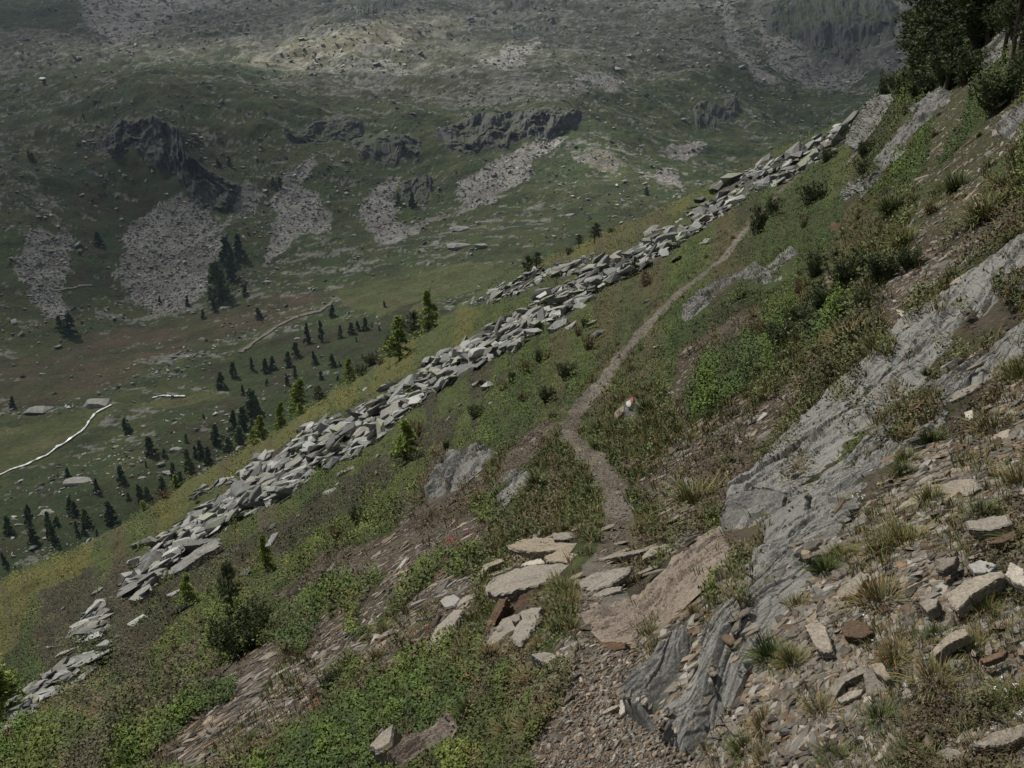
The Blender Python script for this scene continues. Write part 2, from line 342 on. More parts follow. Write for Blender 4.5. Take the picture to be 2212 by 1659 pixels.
class NT:
    def __init__(s, name):
        s.m = bpy.data.materials.new(name); s.m.use_nodes = True; s.n = s.m.node_tree.nodes; s.l = s.m.node_tree.links
        s.b = s.n['Principled BSDF']; s.b.inputs['Specular IOR Level'].default_value = .25
        s.tc = s.n.new('ShaderNodeTexCoord')
    def noise(s, scale, detail=4, rough=.6, vec=None, dist=0):
        n = s.n.new('ShaderNodeTexNoise'); n.inputs['Scale'].default_value = scale; n.inputs['Detail'].default_value = detail
        n.inputs['Roughness'].default_value = rough; n.inputs['Distortion'].default_value = dist
        s.l.new(vec if vec is not None else s.tc.outputs['Object'], n.inputs['Vector']); return n.outputs['Fac']
    def ramp(s, fac, stops):
        r = s.n.new('ShaderNodeValToRGB'); s.l.new(fac, r.inputs[0]); e = r.color_ramp.elements
        while len(e) < len(stops): e.new(.5)
        for i, (p, c) in enumerate(stops):
            e[i].position = p; e[i].color = (c, c, c, 1) if isinstance(c, (int, float)) else (*c, 1)
        return r.outputs[0]
    def mix(s, a, b, fac, mode='MIX'):
        m = s.n.new('ShaderNodeMix'); m.data_type = 'RGBA'; m.blend_type = mode; m.clamp_result = False
        for v, i in ((fac, 0), (a, 6), (b, 7)):
            if isinstance(v, (int, float)): m.inputs[i].default_value = v if i == 0 else (v, v, v, 1)
            elif isinstance(v, tuple): m.inputs[i].default_value = (*v, 1)
            else: s.l.new(v, m.inputs[i])
        return m.outputs[2]
    def attr(s, nm='col'):
        a = s.n.new('ShaderNodeAttribute'); a.attribute_name = nm; return a.outputs['Color']
    def bump(s, h, strength, dist):
        b = s.n.new('ShaderNodeBump'); b.inputs['Strength'].default_value = strength; b.inputs['Distance'].default_value = dist
        s.l.new(h, b.inputs['Height']); s.l.new(b.outputs[0], s.b.inputs['Normal'])
    def mapping(s, scale, rot=(0, 0, 0)):
        m = s.n.new('ShaderNodeMapping'); m.inputs['Scale'].default_value = scale; m.inputs['Rotation'].default_value = rot
        s.l.new(s.tc.outputs['Object'], m.inputs[0]); return m.outputs[0]
    def rand(s):
        return s.n.new('ShaderNodeObjectInfo').outputs['Random']
    def done(s, col, rough=.9):
        if isinstance(col, tuple): s.b.inputs['Base Color'].default_value = (*col, 1)
        else: s.l.new(col, s.b.inputs['Base Color'])
        s.b.inputs['Roughness'].default_value = rough; return s.m

def ground_mat(name, s1, s2, bs, bd, lo=.45, hi=1.5):
    t = NT(name); c = t.attr()
    a = t.ramp(t.noise(s1, 6, .75), [(.3, lo), (.7, hi)]); b = t.ramp(t.noise(s2, 5, .7), [(.3, .72), (.7, 1.3)])
    c = t.mix(c, a, 1.0, 'MULTIPLY'); c = t.mix(c, b, 1.0, 'MULTIPLY')
    t.bump(t.noise(s1, 8, .75), bs, bd); return t.done(c, .95)
cv_, cf_, ct_ = shade_cloud_deck()
cm_ = bpy.data.materials.new('cloud'); cm_.use_nodes = True; _n = cm_.node_tree.nodes; _l = cm_.node_tree.links; _n.remove(_n['Principled BSDF'])
_t = _n.new('ShaderNodeBsdfTranslucent'); _t.inputs[0].default_value = (.15, .151, .153, 1); _p = _n.new('ShaderNodeBsdfTransparent'); _m = _n.new('ShaderNodeMixShader'); _a = _n.new('ShaderNodeAttribute'); _a.attribute_name = 'col'
_l.new(_a.outputs['Fac'], _m.inputs[0]); _l.new(_t.outputs[0], _m.inputs[1]); _l.new(_p.outputs[0], _m.inputs[2]); _l.new(_m.outputs[0], _n['Material Output'].inputs['Surface'])
shade_clouds = ob('shade_clouds', mesh_np('shade_clouds', cv_, cf_, ct_, True), cm_); tag(shade_clouds, kind='stuff')  # out-of-view sheet added to block and soften the sun
M_near = ground_mat('hillside_ground', 16, 3, .8, .05)
M_far = ground_mat('mountain_ground', .45, .05, .9, 3.0, .5, 1.45)
def attr_mat(name, scale, lo, hi, rough=.85, bs=.5, bd=.01, trans=0, vec=None):
    t = NT(name); c = t.mix(t.attr(), t.ramp(t.noise(scale, 5, .7), [(.3, lo), (.7, hi)]), 1.0, 'MULTIPLY')
    if bs: t.bump(t.noise(scale, 6, .75), bs, bd)
    if trans: t.b.inputs['Subsurface Weight'].default_value = 0
    return t.done(c, rough)
M_stoneattr = attr_mat('loose_stone', 22, .6, 1.35, .8, .6, .012)
M_farstone = attr_mat('distant_stone', .8, .75, 1.25, .9, .5, .4)
M_leaf = attr_mat('leaf', 9, .75, 1.25, .7, 0)
M_blade = attr_mat('grass_blade', 9, .85, 1.15, .7, 0)
def rock_mat(name, base, light, dark, scale=1.0, strata=None, lichen=None, rnd=True, ldens=.60):
    """schist: stretched layers, speckle, cracks and lichen"""
    t = NT(name)
    v = t.mapping((1, 1, 1) if strata is None else strata)
    a = t.noise(3.2 * scale, 9, .72, v, .35)
    c = t.ramp(a, [(.26, dark), (.46, base), (.60, base), (.78, light)])
    sp = t.ramp(t.noise(38 * scale, 4, .8), [(.34, .55), (.5, 1.0), (.68, 1.35)])
    c = t.mix(c, sp, 1.0, 'MULTIPLY')
    if lichen:
        lf = t.ramp(t.noise(6 * scale, 6, .75), [(ldens - .04, 0.0), (ldens + .03, .75)])
        c = t.mix(c, lichen, lf)
    if rnd:
        rr = t.ramp(t.rand(), [(0, (.72, .70, .68)), (.4, (1, 1, 1)), (.7, (1.12, 1.03, .9)), (1, (1.3, 1.28, 1.25))])
        c = t.mix(c, rr, 1.0, 'MULTIPLY')
    t.bump(t.mix(t.noise(7 * scale, 9, .78, v, .3), t.noise(40 * scale, 4, .7), .25), .9, .05 / scale)
    return t.done(c, .82)
M_boulder = rock_mat('boulder_stone', (.185, .19, .185), (.31, .315, .305), (.07, .072, .07), 1.1, None, (.33, .36, .22), ldens=.63)
M_slab = rock_mat('slab_stone', (.23, .21, .18), (.34, .32, .275), (.10, .09, .08), 2.0, (1, 1, 4), (.30, .30, .2), ldens=.66)
M_stone = rock_mat('plate_stone', (.20, .18, .15), (.31, .285, .245), (.09, .078, .065), 3.0, (1, 1, 3), (.32, .31, .22), ldens=.68)
M_rust = rock_mat('rusty_stone', (.115, .078, .052), (.19, .135, .095), (.05, .036, .028), 2.5, (3, 1, 1), None)
M_white = rock_mat('white_quartz', (.34, .335, .32), (.48, .48, .46), (.16, .15, .14), 3, None, None)

def frame_from(n, tdir):
    n = norm(n); t = norm(tdir - n * (tdir * n).sum(-1, keepdims=True)); b = np.cross(n, t)
    return np.stack([t, b, n], -1)            # columns
def scatter(name, protos, pick, P, M, scl, col, mat, shade=None):
    """merge many small copies into one mesh; protos: (V, F, g) g = per-vertex colour factor"""
    VV, FF, CC, off = [], [], [], 0
    for k, (v, f, g) in enumerate(protos):
        m = np.where(pick == k)[0]
        if len(m) == 0: continue
        s = scl[m][:, None, :] * v[None]
        w_ = np.einsum('nij,nkj->nki', M[m], s) + P[m][:, None]
        n = len(v); VV.append(w_.reshape(-1, 3)); FF.append((f[None] + (np.arange(len(m)) * n)[:, None, None]).reshape(-1, 3) + off)
        CC.append((col[m][:, None, :] * g[None]).reshape(-1, 3)); off += n * len(m)
    me = mesh_np(name, np.concatenate(VV), np.concatenate(FF), np.concatenate(CC)); return ob(name, me, mat)
def rot_about(n, ang):
    c, s = np.cos(ang), np.sin(ang); z = np.zeros_like(c); o = np.ones_like(c)
    return np.stack([np.stack([c, -s, z], -1), np.stack([s, c, z], -1), np.stack([z, z, o], -1)], -2)
def tilt(M, amt, r=rng):
    n = len(M); ax = r.normal(size=(n, 3)); ax = norm(ax); a = r.normal(size=n) * amt
    Kx = np.zeros((n, 3, 3)); Kx[:, 0, 1] = -ax[:, 2]; Kx[:, 0, 2] = ax[:, 1]; Kx[:, 1, 0] = ax[:, 2]; Kx[:, 1, 2] = -ax[:, 0]; Kx[:, 2, 0] = -ax[:, 1]; Kx[:, 2, 1] = ax[:, 0]
    I = np.eye(3)[None]; Rm = I + np.sin(a)[:, None, None] * Kx + (1 - np.cos(a))[:, None, None] * (Kx @ Kx)
    return M @ Rm

def flake(r, n=6, th=.22):
    a = np.sort(np.linspace(0, 2 * np.pi, n, endpoint=False) + r.uniform(-.35, .35, n)); rad = r.uniform(.32, .55, n)
    x = np.cos(a) * rad * 1.5; y = np.sin(a) * rad * .72
    top = np.stack([x * .86, y * .86, th / 2 + r.normal(size=n) * th * .18], 1); bot = np.stack([x * 1.04, y * 1.04, -th / 2 + r.normal(size=n) * th * .15], 1)
    V = np.r_[top, bot]; F = [(0, i, i + 1) for i in range(1, n - 1)]
    for i in range(n): j = (i + 1) % n; F += [(i, n + i, n + j), (i, n + j, j)]
    return V, np.array(F), np.ones((len(V), 1))
def hull_rock(r, n=14, sq=(1, .8, .6)):
    import bmesh
    bm = bmesh.new(); p = r.normal(size=(n, 3)); p = norm(p) * r.uniform(.4, .55, (n, 1)); p = np.sign(p) * np.abs(p) ** .75; p *= .8
    for q in p * np.array(sq): bm.verts.new(q)
    res = bmesh.ops.convex_hull(bm, input=bm.verts)
    for g in [e for e in res['geom_interior'] + res['geom_unused'] if isinstance(e, bmesh.types.BMVert)]:
        if g.is_valid: bm.verts.remove(g)
    bmesh.ops.triangulate(bm, faces=bm.faces); bm.verts.ensure_lookup_table(); bm.verts.index_update()
    V = np.array([v.co[:] for v in bm.verts]); F = np.array([[v.index for v in f.verts] for f in bm.faces]); bm.free()
    return V, F, np.ones((len(V), 1))
def slab_mesh(name, outline, thick, seed=0, cap=.02, lay=5, bulge=.05, M_=44):
    """a layered plate: outline (N,2) in its own plane, top at z=0, rings of split layers down to -thick"""
    r = np.random.default_rng(seed); O = np.array(outline, float); n = len(O)
    seg = np.linalg.norm(np.roll(O, -1, 0) - O, axis=1); cum = np.r_[0, np.cumsum(seg)]; u = np.linspace(0, cum[-1], M_, endpoint=False)
    x = np.interp(u, cum, np.r_[O[:, 0], O[0, 0]]); y = np.interp(u, cum, np.r_[O[:, 1], O[0, 1]]); P = np.stack([x, y], 1); c = P.mean(0)
    size = np.sqrt(((P - c) ** 2).sum(1).mean()); P = P + r.normal(size=P.shape) * size * .028
    rings = []
    for s in (0.0001, .3, .55, .78, .93, 1.0):
        q = c + (P - c) * s; h = cap * size * 1.6 * fbm(q[:, 0] / size * 1.7 + seed, q[:, 1] / size * 1.7, 4, seed % 50) - (.10 * thick if s == 1 else 0)
        if s == 1: h = h - thick * .05 * r.random(M_)
        rings.append(np.c_[q, h])
    for k in range(1, lay + 1):
        off = 1 + bulge * (r.random() - .55) * 2; jag = 1 + r.normal(size=(M_, 1)) * .012; q = c + (P - c) * off * jag
        z = -thick * (k - .15) / lay; z2 = -thick * (k + .0) / lay
        rings.append(np.c_[q, np.full(M_, z) + r.normal(size=M_) * thick * .03]); 
        q2 = c + (P - c) * (off - .035) * jag; rings.append(np.c_[q2, np.full(M_, z2)])
    V = np.concatenate(rings); F = []
    for k in range(len(rings) - 1):
        a = k * M_; b = a + M_
        for i in range(M_): j = (i + 1) % M_; F.append((a + i, b + i, b + j, a + j))
    me = mesh_np(name, V, F); return me

# ------------------------------------------------------------------ terrain meshes
def polar(fn, a0, a1, na, r0, r1, nr, pw=1.0, wide=False):
    A = np.linspace(a0, a1, na); A = np.r_[np.linspace(-2.9, a0, 120)[:-1], A, np.linspace(a1, 3.0, 140)[1:]] if wide else A; na = len(A); Lr = np.linspace(0, 1, nr) ** pw * (math.log(r1) - math.log(r0)) + math.log(r0)
    AA, LL = np.meshgrid(A, Lr, indexing='ij'); r = np.exp(LL); X = r * np.sin(AA); Y = r * np.cos(AA); Z = fn(X, Y)
    i = np.arange(na - 1)[:, None] * nr + np.arange(nr - 1)[None]; F = np.stack([i, i + nr, i + nr + 1, i + 1], -1).reshape(-1, 4)
    return X.ravel(), Y.ravel(), Z.ravel(), F
PAL = {  # base colours: (a, b, c) mixed by patches
 HEATH: ((.042, .054, .014), (.034, .048, .012), (.048, .042, .018)),
 MOSS: ((.062, .062, .016), (.052, .058, .015), (.045, .04, .017)),
 DARK: ((.026, .025, .014), (.032, .030, .015), (.035, .026, .018)),
 TALUS: ((.035, .036, .028), (.028, .03, .02), (.05, .05, .044)),
 DEBRIS: ((.052, .038, .026), (.030, .022, .015), (.070, .058, .043)),
 GREEN: ((.026, .040, .010), (.030, .042, .011), (.028, .028, .012)),
 GRASS: ((.045, .055, .018), (.035, .048, .014), (.06, .052, .026)),
 TRAIL: ((.105, .094, .076), (.075, .064, .048), (.135, .124, .105)),
 SPARSE: ((.042, .032, .020), (.034, .036, .013), (.055, .045, .032)),
 ROCKY: ((.2, .2, .19), (.1, .1, .1), (.25, .25, .23)),
}
PALF = {
 F_GR: ((.046, .068, .022), (.062, .072, .026), (.040, .054, .022)),
 F_SCREE: ((.245, .238, .215), (.20, .194, .176), (.275, .268, .245)),
 F_CLIFF: ((.050, .050, .052), (.075, .073, .072), (.040, .048, .036)),
 F_MEAD: ((.085, .10, .035), (.075, .09, .032), (.10, .10, .045)),
 F_DRY: ((.075, .068, .034), (.058, .060, .026), (.085, .066, .04)),
 F_ROCK: ((.070, .072, .036), (.10, .10, .075), (.055, .06, .03)),
 F_DARK: ((.034, .052, .018), (.042, .058, .020), (.044, .044, .02)),
 F_SUNLIT_GRASS: ((.16, .145, .088), (.11, .105, .06), (.25, .24, .19)),  # pale dry grass, with the sunlit patch painted into its colour
 F_FACE: ((.11, .11, .105), (.075, .082, .062), (.14, .135, .125)),
}
def paint(z, X, Y, pal, s, seed):
    m1 = sst(-.35, .35, fbm(X / s, Y / s, 4, seed)); m2 = sst(.05, .5, fbm(X / (s * .6) + 9, Y / (s * .6), 4, seed + 5))
    col = np.zeros((len(z), 3))
    for k, (a, b, c) in pal.items():
        m = z == k
        if m.any():
            q = np.array(a)[None] * (1 - m1[m])[:, None] + np.array(b)[None] * m1[m][:, None]
            col[m] = q * (1 - m2[m])[:, None] + np.array(c)[None] * m2[m][:, None]
    return col
X, Y, Z, F = polar(h_near, -1.0, .92, 1150, .25, 330, 1200, wide=True)
zn = zones_near(X, Y, Z); rr_ = np.hypot(X, Y)
col = paint(zn, X / np.maximum(1, rr_ / 12) , Y / np.maximum(1, rr_ / 12), PAL, .9, 201)
hill = ob('hillside', mesh_np('hillside', np.stack([X, Y, Z], 1), F, col, True), M_near); tag(hill, kind='structure')
X, Y, Z, F = polar(h_far, -1.05, .92, 1200, 150, 3600, 950)
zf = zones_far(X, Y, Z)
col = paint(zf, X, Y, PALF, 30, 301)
# bedrock and boulders showing through the turf of the far side, in streaks that follow the ledges
st = fbm(X / 26 - Y / 60, Y / 9 + X / 40, 4, 311, .7); pch = fbm(X / 110, Y / 110, 3, 321)
_px_, _py_ = project(np.stack([X, Y, Z], 1)); hi = 1 - sst(100, 330, _py_ / S)
thr = np.select([zf == F_ROCK, zf == F_FACE, zf == F_GR, zf == F_DRY, zf == F_MEAD, zf == F_SUNLIT_GRASS, zf == F_CLIFF], [.08, .0, .36 - .10 * hi, .55, .8, .05, .3], .75)
brk = fbm(X / 5.5, Y / 5.5, 3, 331, .8)
m = sst(thr + .12, thr + .24, st * .75 + pch * .35 + brk * .55)[:, None]
col = col * (1 - m) + np.array((.19, .19, .165)) * m * np.where(zf == F_CLIFF, .55, 1)[:, None]
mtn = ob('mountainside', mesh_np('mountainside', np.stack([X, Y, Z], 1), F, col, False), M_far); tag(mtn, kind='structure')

SD = np.array([math.sin(STR), math.cos(STR), 0.02])          # strike of the slope
UPH = norm(np.array([math.cos(STR), -math.sin(STR), K]))      # straight up the slope
LAY = norm(SD * .85 + UPH * .35)                              # beds run forward and a little uphill
EXCL = []                                                    # outlines already filled by big rocks
from mathutils import Matrix
def place(o, P, M, s):
    mm = np.eye(4); mm[:3, :3] = M * np.asarray(s)[None]; mm[:3, 3] = P; o.matrix_world = Matrix(mm.tolist())
# ------------------------------------------------------------------ rock outcrops
def resample(P, n):
    P = np.array(P, float); s = np.r_[0, np.cumsum(np.linalg.norm(np.diff(P, axis=0), axis=1))]; u = np.linspace(0, s[-1], n)
    return np.stack([np.interp(u, s, P[:, 0]), np.interp(u, s, P[:, 1])], 1)
OUTM = {
 'grey': rock_mat('outcrop_stone', (.18, .178, .168), (.33, .325, .305), (.085, .084, .08), 3.2, (.30, 1.2, 1.6), (.30, .31, .20), False, .66),
 'brown': rock_mat('brown_outcrop_stone', (.20, .165, .135), (.33, .29, .25), (.10, .075, .06), 2.2, (.11, 1, 1.6), None, False),
 'dark': rock_mat('dark_outcrop_stone', (.15, .148, .14), (.25, .245, .235), (.06, .06, .058), 1.6, (.11, 1, 1.6), (.24, .25, .16), False, .66)}
def crop_xy(c, pts):
    ox, oy = c; return [((ox + x * .45208) * .34490 / S, (oy + y * .45208) * .34490 / S) for x, y in pts]
def outcrop(label, L, Rr, hgt, m='grey', nu=200, nv=70, c=None, steep=.16, keep=.13, rough=1.0, seed=1, name='rock_outcrop'):
    if c: L = crop_xy(c, L); Rr = crop_xy(c, Rr)
    EXCL.append((list(L) + list(Rr)[::-1], keep, hgt))
    L = resample(L, nu); Rr = resample(Rr, nu); v = np.linspace(0, 1, nv); u = np.linspace(0, 1, nu)
    edge = 1 + .0 * u
    jl = fbm(u * 14, u * 0 + seed, 4, seed)[:, None] * .10
    vv = v[None] + jl * (1 - v[None]) * 1.0
    PX2 = (L[:, None, 0] + (Rr[:, None, 0] - L[:, None, 0]) * vv) * S; PY2 = (L[:, None, 1] + (Rr[:, None, 1] - L[:, None, 1]) * vv) * S
    X, Y, ok = cast(PX2.ravel(), PY2.ravel()); Z = h_near(X, Y, False); n = nrm_near(X, Y); P = np.stack([X, Y, Z], 1)
    Pg = P.reshape(nu, nv, 3); fr = frame_from(norm(n.mean(0)[None]), norm(Pg[-1].mean(0) - Pg[0].mean(0))[None])[0]; o0 = P.mean(0)
    q = (P - o0) @ fr
    sc_ = hgt / .25
    prof = sst(0, steep, np.tile(v, (nu, 1))) * (1 - sst(.55, 1.0, np.tile(v, (nu, 1))) * .9); prof = prof * (sst(0, .07, u) * (1 - sst(.93, 1, u)))[:, None]
    prof = prof.ravel()
    k_ = 1 / sc_ ** .8; qx, qy = q[:, 0] * k_, q[:, 1] * k_
    wv = .22 * fbm(qx * .45, qy * 1.1, 3, seed + 5)
    a = fbm(qx * .3 + seed, (qy + wv) * 2.2, 4, seed + 11, .55)
    t1 = fbm(qx * .38, (qy + wv) * 2.6, 4, seed + 3, .55) * 5.5 + qy * 1.6; terr = (np.floor(t1) + sst(.80, 1.0, t1 - np.floor(t1))); terr = terr - t1.mean()
    t2 = fbm(qx * 1.3, (qy + wv) * 8, 3, seed + 7, .6) * 4; ter2 = (np.floor(t2) + sst(.75, 1.0, t2 - np.floor(t2)))
    crk = 1 - np.abs(fbm(qx * .28, (qy + wv) * 5.5, 3, seed + 31, .6)) * 9
    deep = 1 - np.abs(fbm(qx * .16 + 3, (qy + wv * 1.4) * 1.9, 3, seed + 61, .5)) * 14
    fine = fbm(qx * 3.5, qy * 26, 4, seed + 41, .7)
    hh = min(hgt, .20)
    dsp = hgt * (prof * (.8 + .3 * a) - .14) + prof * hh * rough * (.16 * np.clip(terr, -2, 4) + .08 * ter2 - .35 * np.clip(crk, 0, 1) ** 2 - .75 * np.clip(deep, 0, 1) ** 1.5 + .12 * fine)
    q = q + ((n * dsp[:, None]) @ fr)
    i = np.arange(nu - 1)[:, None] * nv + np.arange(nv - 1)[None]; F = np.stack([i, i + nv, i + nv + 1, i + 1], -1).reshape(-1, 4)
    me = mesh_np(name, q, F); o = ob(name, me, OUTM[m]); place(o, o0, fr, (1, 1, 1)); tag(o, label, 'rock outcrop', None, 'thing'); return o
C3, C5, C6, C4, C1, C2, C7 = (1969, 0), (1969, 1477), (1969, 740), (1000, 1477), (1000, 740), (1000, 0), (0, 740)
C8 = (0, 1477)
outcrop('long grey outcrop running up to the right edge with a dark undercut lower end', [(1555,1120),(1575,1060),(1660,985),(1750,895),(1850,795),(1960,700),(2090,615),(2250,470)],
        [(1600,1190),(1690,1150),(1760,1060),(1850,965),(1950,885),(2060,795),(2150,730),(2320,600)], .12, 'grey', 420, 120, rough=.75, seed=2)
outcrop('big grey outcrop whose foot reaches the footpath at the bottom', [(1420,1600),(1470,1420),(1555,1300),(1625,1200),(1700,1130),(1800,1020),(1900,935),(2000,865),(2100,775),(2260,640)],
        [(1500,1640),(1610,1490),(1710,1300),(1800,1190),(1860,1100),(1945,1010),(2045,925),(2120,850),(2190,785),(2330,740)], .11, 'grey', 520, 170, rough=.6, seed=5)
outcrop('smooth brown slab of rock beside the footpath below the big grass tuft', [(1230,1345),(1330,1285),(1420,1230),(1490,1170),(1550,1130)], [(1310,1400),(1400,1350),(1500,1290),(1570,1230),(1590,1170)], .035, 'brown', 220, 90, steep=.3, keep=.04, seed=8)
outcrop('small rounded grey outcrop at the edge of the footpath left of the big one', [(1355,1545),(1365,1480),(1435,1410),(1500,1360)], [(1430,1570),(1440,1500),(1480,1440),(1530,1380)], .11, 'dark', 140, 70, rough=.5, seed=9)
outcrop('dark grey leaning rib of rock left of the footpath', [(510,1590),(560,1470),(700,1330),(850,1240),(930,1235)], [(600,1600),(720,1500),(850,1390),(960,1300),(980,1260)], .20, 'dark', 180, 60, C1, keep=.25, seed=12)
outcrop('short grey rib of rock between grass left of the footpath', [(970,1600),(1060,1450),(1180,1380)], [(1020,1610),(1130,1500),(1210,1430)], .10, 'grey', 100, 40, C1, keep=.25, seed=13)
outcrop('grey ridge of rock under the bright green shrubs right of the footpath', [(0,400),(80,310),(260,190),(400,110),(530,60)], [(60,450),(190,370),(290,290),(410,180),(570,110)], .2, 'dark', 180, 50, C6, keep=.3, seed=14)
outcrop('broken grey outcrop with a lichened top beside the dark dwarf pines', [(450,200),(560,120),(660,10),(730,-20)], [(540,240),(700,210),(760,90),(790,-10)], .22, 'grey', 120, 50, C6, keep=.3, seed=15)
outcrop('narrow pale tongue of rock in the green slope', [(1000,1390),(1060,1290),(1130,1200),(1310,1100)], [(1040,1370),(1120,1310),(1210,1230),(1340,1130)], .18, 'grey', 120, 40, C3, keep=.3, seed=16)
outcrop('long dark grey rib climbing through the green shrubs', [(1240,1090),(1340,980),(1440,850),(1600,710),(1740,560)], [(1310,1110),(1410,1020),(1510,900),(1610,790),(1750,620)], .28, 'dark', 200, 50, C3, keep=.3, seed=17)
outcrop('steep dark crag below the pine trees', [(1060,960),(1100,870),(1160,770),(1250,670),(1340,590)], [(1140,980),(1200,895),(1270,800),(1330,700),(1370,630)], .4, 'dark', 140, 60, C3, keep=.3, seed=18)
outcrop('pale stepped rock at the crest above the blockfield', [(1140,720),(1165,650),(1240,600),(1300,585)], [(1175,740),(1230,680),(1290,640),(1310,605)], .3, 'dark', 100, 40, C3, keep=.3, seed=19)
outcrop('grey slab edge under the right hand pine trunks', [(1900,450),(1980,360),(2060,270),(2230,130)], [(1960,460),(2060,360),(2130,290),(2240,210)], .2, 'grey', 140, 40, C3, keep=.3, seed=20)
outcrop('flat topped grey ledge overhanging the green shrubs', [(1470,750),(1560,680),(1700,590)], [(1530,760),(1630,710),(1740,640)], .25, 'grey', 90, 40, C3, keep=.3, seed=21)
outcrop('blocky grey rocks at the right edge of the upper slope', [(2070,900),(2090,800),(2212,700),(2300,640)], [(2150,920),(2212,850),(2260,780),(2330,700)], .15, 'grey', 90, 40, C3, keep=.3, seed=22)
outcrop('low brownish rock edge in the bottom left of the footpath', [(270,1680),(440,1530),(600,1390),(690,1340)], [(340,1700),(520,1560),(680,1460),(740,1360)], .10, 'brown', 140, 50, C4, seed=23)

# cliffs of the far side: turf holds wherever the rock is flat enough
def green_tops(m):
    n = m.node_tree.nodes; l = m.node_tree.links; b_ = n['Principled BSDF']; src = b_.inputs['Base Color'].links[0].from_socket
    g = n.new('ShaderNodeNewGeometry'); s = n.new('ShaderNodeSeparateXYZ'); l.new(g.outputs['True Normal'], s.inputs[0])
    no = n.new('ShaderNodeTexNoise'); no.inputs['Scale'].default_value = .15; no.inputs['Detail'].default_value = 5
    ad = n.new('ShaderNodeMath'); ad.operation = 'ADD'; l.new(s.outputs['Z'], ad.inputs[0]); l.new(no.outputs['Fac'], ad.inputs[1])
    rp = n.new('ShaderNodeValToRGB'); rp.color_ramp.elements[0].position = 1.12 / 2; rp.color_ramp.elements[1].position = 1.24 / 2
    hf = n.new('ShaderNodeMath'); hf.operation = 'MULTIPLY'; hf.inputs[1].default_value = .5; l.new(ad.outputs[0], hf.inputs[0]); l.new(hf.outputs[0], rp.inputs[0])
    mx = n.new('ShaderNodeMix'); mx.data_type = 'RGBA'; l.new(rp.outputs[0], mx.inputs[0]); l.new(src, mx.inputs[6]); mx.inputs[7].default_value = (.045, .058, .024, 1)
    l.new(mx.outputs[2], b_.inputs['Base Color']); return m
M_cliff = green_tops(rock_mat('cliff_stone', (.075, .075, .08), (.14, .138, .135), (.03, .032, .035), .09, (1, 1, .35), None, False))
def cliff(label, T, B, out, seed, nu=150, nv=46):
    T = resample(T, nu); B = resample(B, nu); v = np.linspace(0, 1, nv); u = np.linspace(0, 1, nu)
    wv = fbm(u * 9, u * 0 + seed, 4, seed)[:, None] * .18; vv = v[None] + wv * (v[None] > .5) * 1.0
    X, Y, ok = cast(((T[:, None, 0] + (B - T)[:, None, 0] * vv) * S).ravel(), ((T[:, None, 1] + (B - T)[:, None, 1] * vv) * S).ravel(), 'far')
    Z = h_far(X, Y); r = np.hypot(X, Y); V_ = np.tile(v, (nu, 1)).ravel(); U_ = np.repeat(u, nv)
    e = sst(0, .08, U_) * (1 - sst(.92, 1, U_)); pr = sst(0, .10, V_) * (1 - V_) * e
    fl = fbm(U_ * nu / 22, V_ * 2.2 + seed, 5, seed + 2, .55); f2 = fbm(U_ * nu / 9, V_ * 8, 4, seed + 9)
    out = out * .36; d = out * pr * (1 + .7 * fl) + out * .25 * f2 * e * sst(0, .1, V_) * (1 - sst(.9, 1, V_)) - out * .1 * (V_ > .97) - 2.0
    P = np.stack([X - X / r * d, Y - Y / r * d, Z + out * .12 * pr * (1 + fl)], 1); o0 = P.mean(0)
    i = np.arange(nu - 1)[:, None] * nv + np.arange(nv - 1)[None]; F = np.stack([i, i + nv, i + nv + 1, i + 1], -1).reshape(-1, 4)
    o = ob('cliff', mesh_np('cliff', P - o0, F), M_cliff, None, o0); tag(o, label, 'cliff')
cliff('large dark cliff above the biggest scree fan on the far side', [(212,305),(260,262),(330,248),(385,280),(402,325),(470,372),(525,398)], [(222,350),(270,335),(320,350),(360,375),(400,425),(450,445),(520,436)], 75, 3, 220)
cliff('dark cliff band under the terrace in the middle of the far side', [(945,272),(1050,250),(1130,234),(1190,236),(1265,250)], [(955,315),(1040,332),(1110,318),(1180,302),(1255,276)], 60, 4, 180)
cliff('thin dark rock step left of the middle cliff band', [(605,280),(700,264),(785,272)], [(618,302),(700,308),(792,302)], 32, 5, 110)
cliff('low dark rock step above the two right scree tongues', [(755,300),(830,286),(915,300)], [(765,345),(840,352),(915,344)], 34, 6, 100)
cliff('dark rock knob between the scree tongues', [(868,385),(900,372),(935,380)], [(862,435),(895,447),(935,436)], 30, 7, 70)
cliff('reddish dark rock wall left of the cirque', [(1495,235),(1540,218),(1595,225)], [(1500,272),(1540,278),(1590,262)], 40, 8, 80)
cliff('small dark crag on the skyline ridge of the far side', [(720,12),(800,-5),(870,-8)], [(715,38),(790,40),(872,20)], 60, 9, 90)
cliff('dark rock step below the sunlit hummock', [(1100,62),(1150,50),(1200,48)], [(1105,82),(1150,80),(1195,72)], 40, 10, 70)
cliff('left small cliff below the biggest dark cliff', [(400,400),(440,385),(500,400)], [(405,440),(440,455),(505,440)], 30, 11, 70)
cliff('steep blue grey gully wall of the cirque at the upper right', [(1640,30),(1720,-20),(1850,-10),(1950,10)], [(1650,80),(1740,90),(1840,120),(1930,110)], 60, 12, 200)
cliff('dark rib dropping into the cirque scree', [(1745,60),(1800,55),(1850,70)], [(1750,125),(1800,150),(1850,150)], 60, 13, 80)

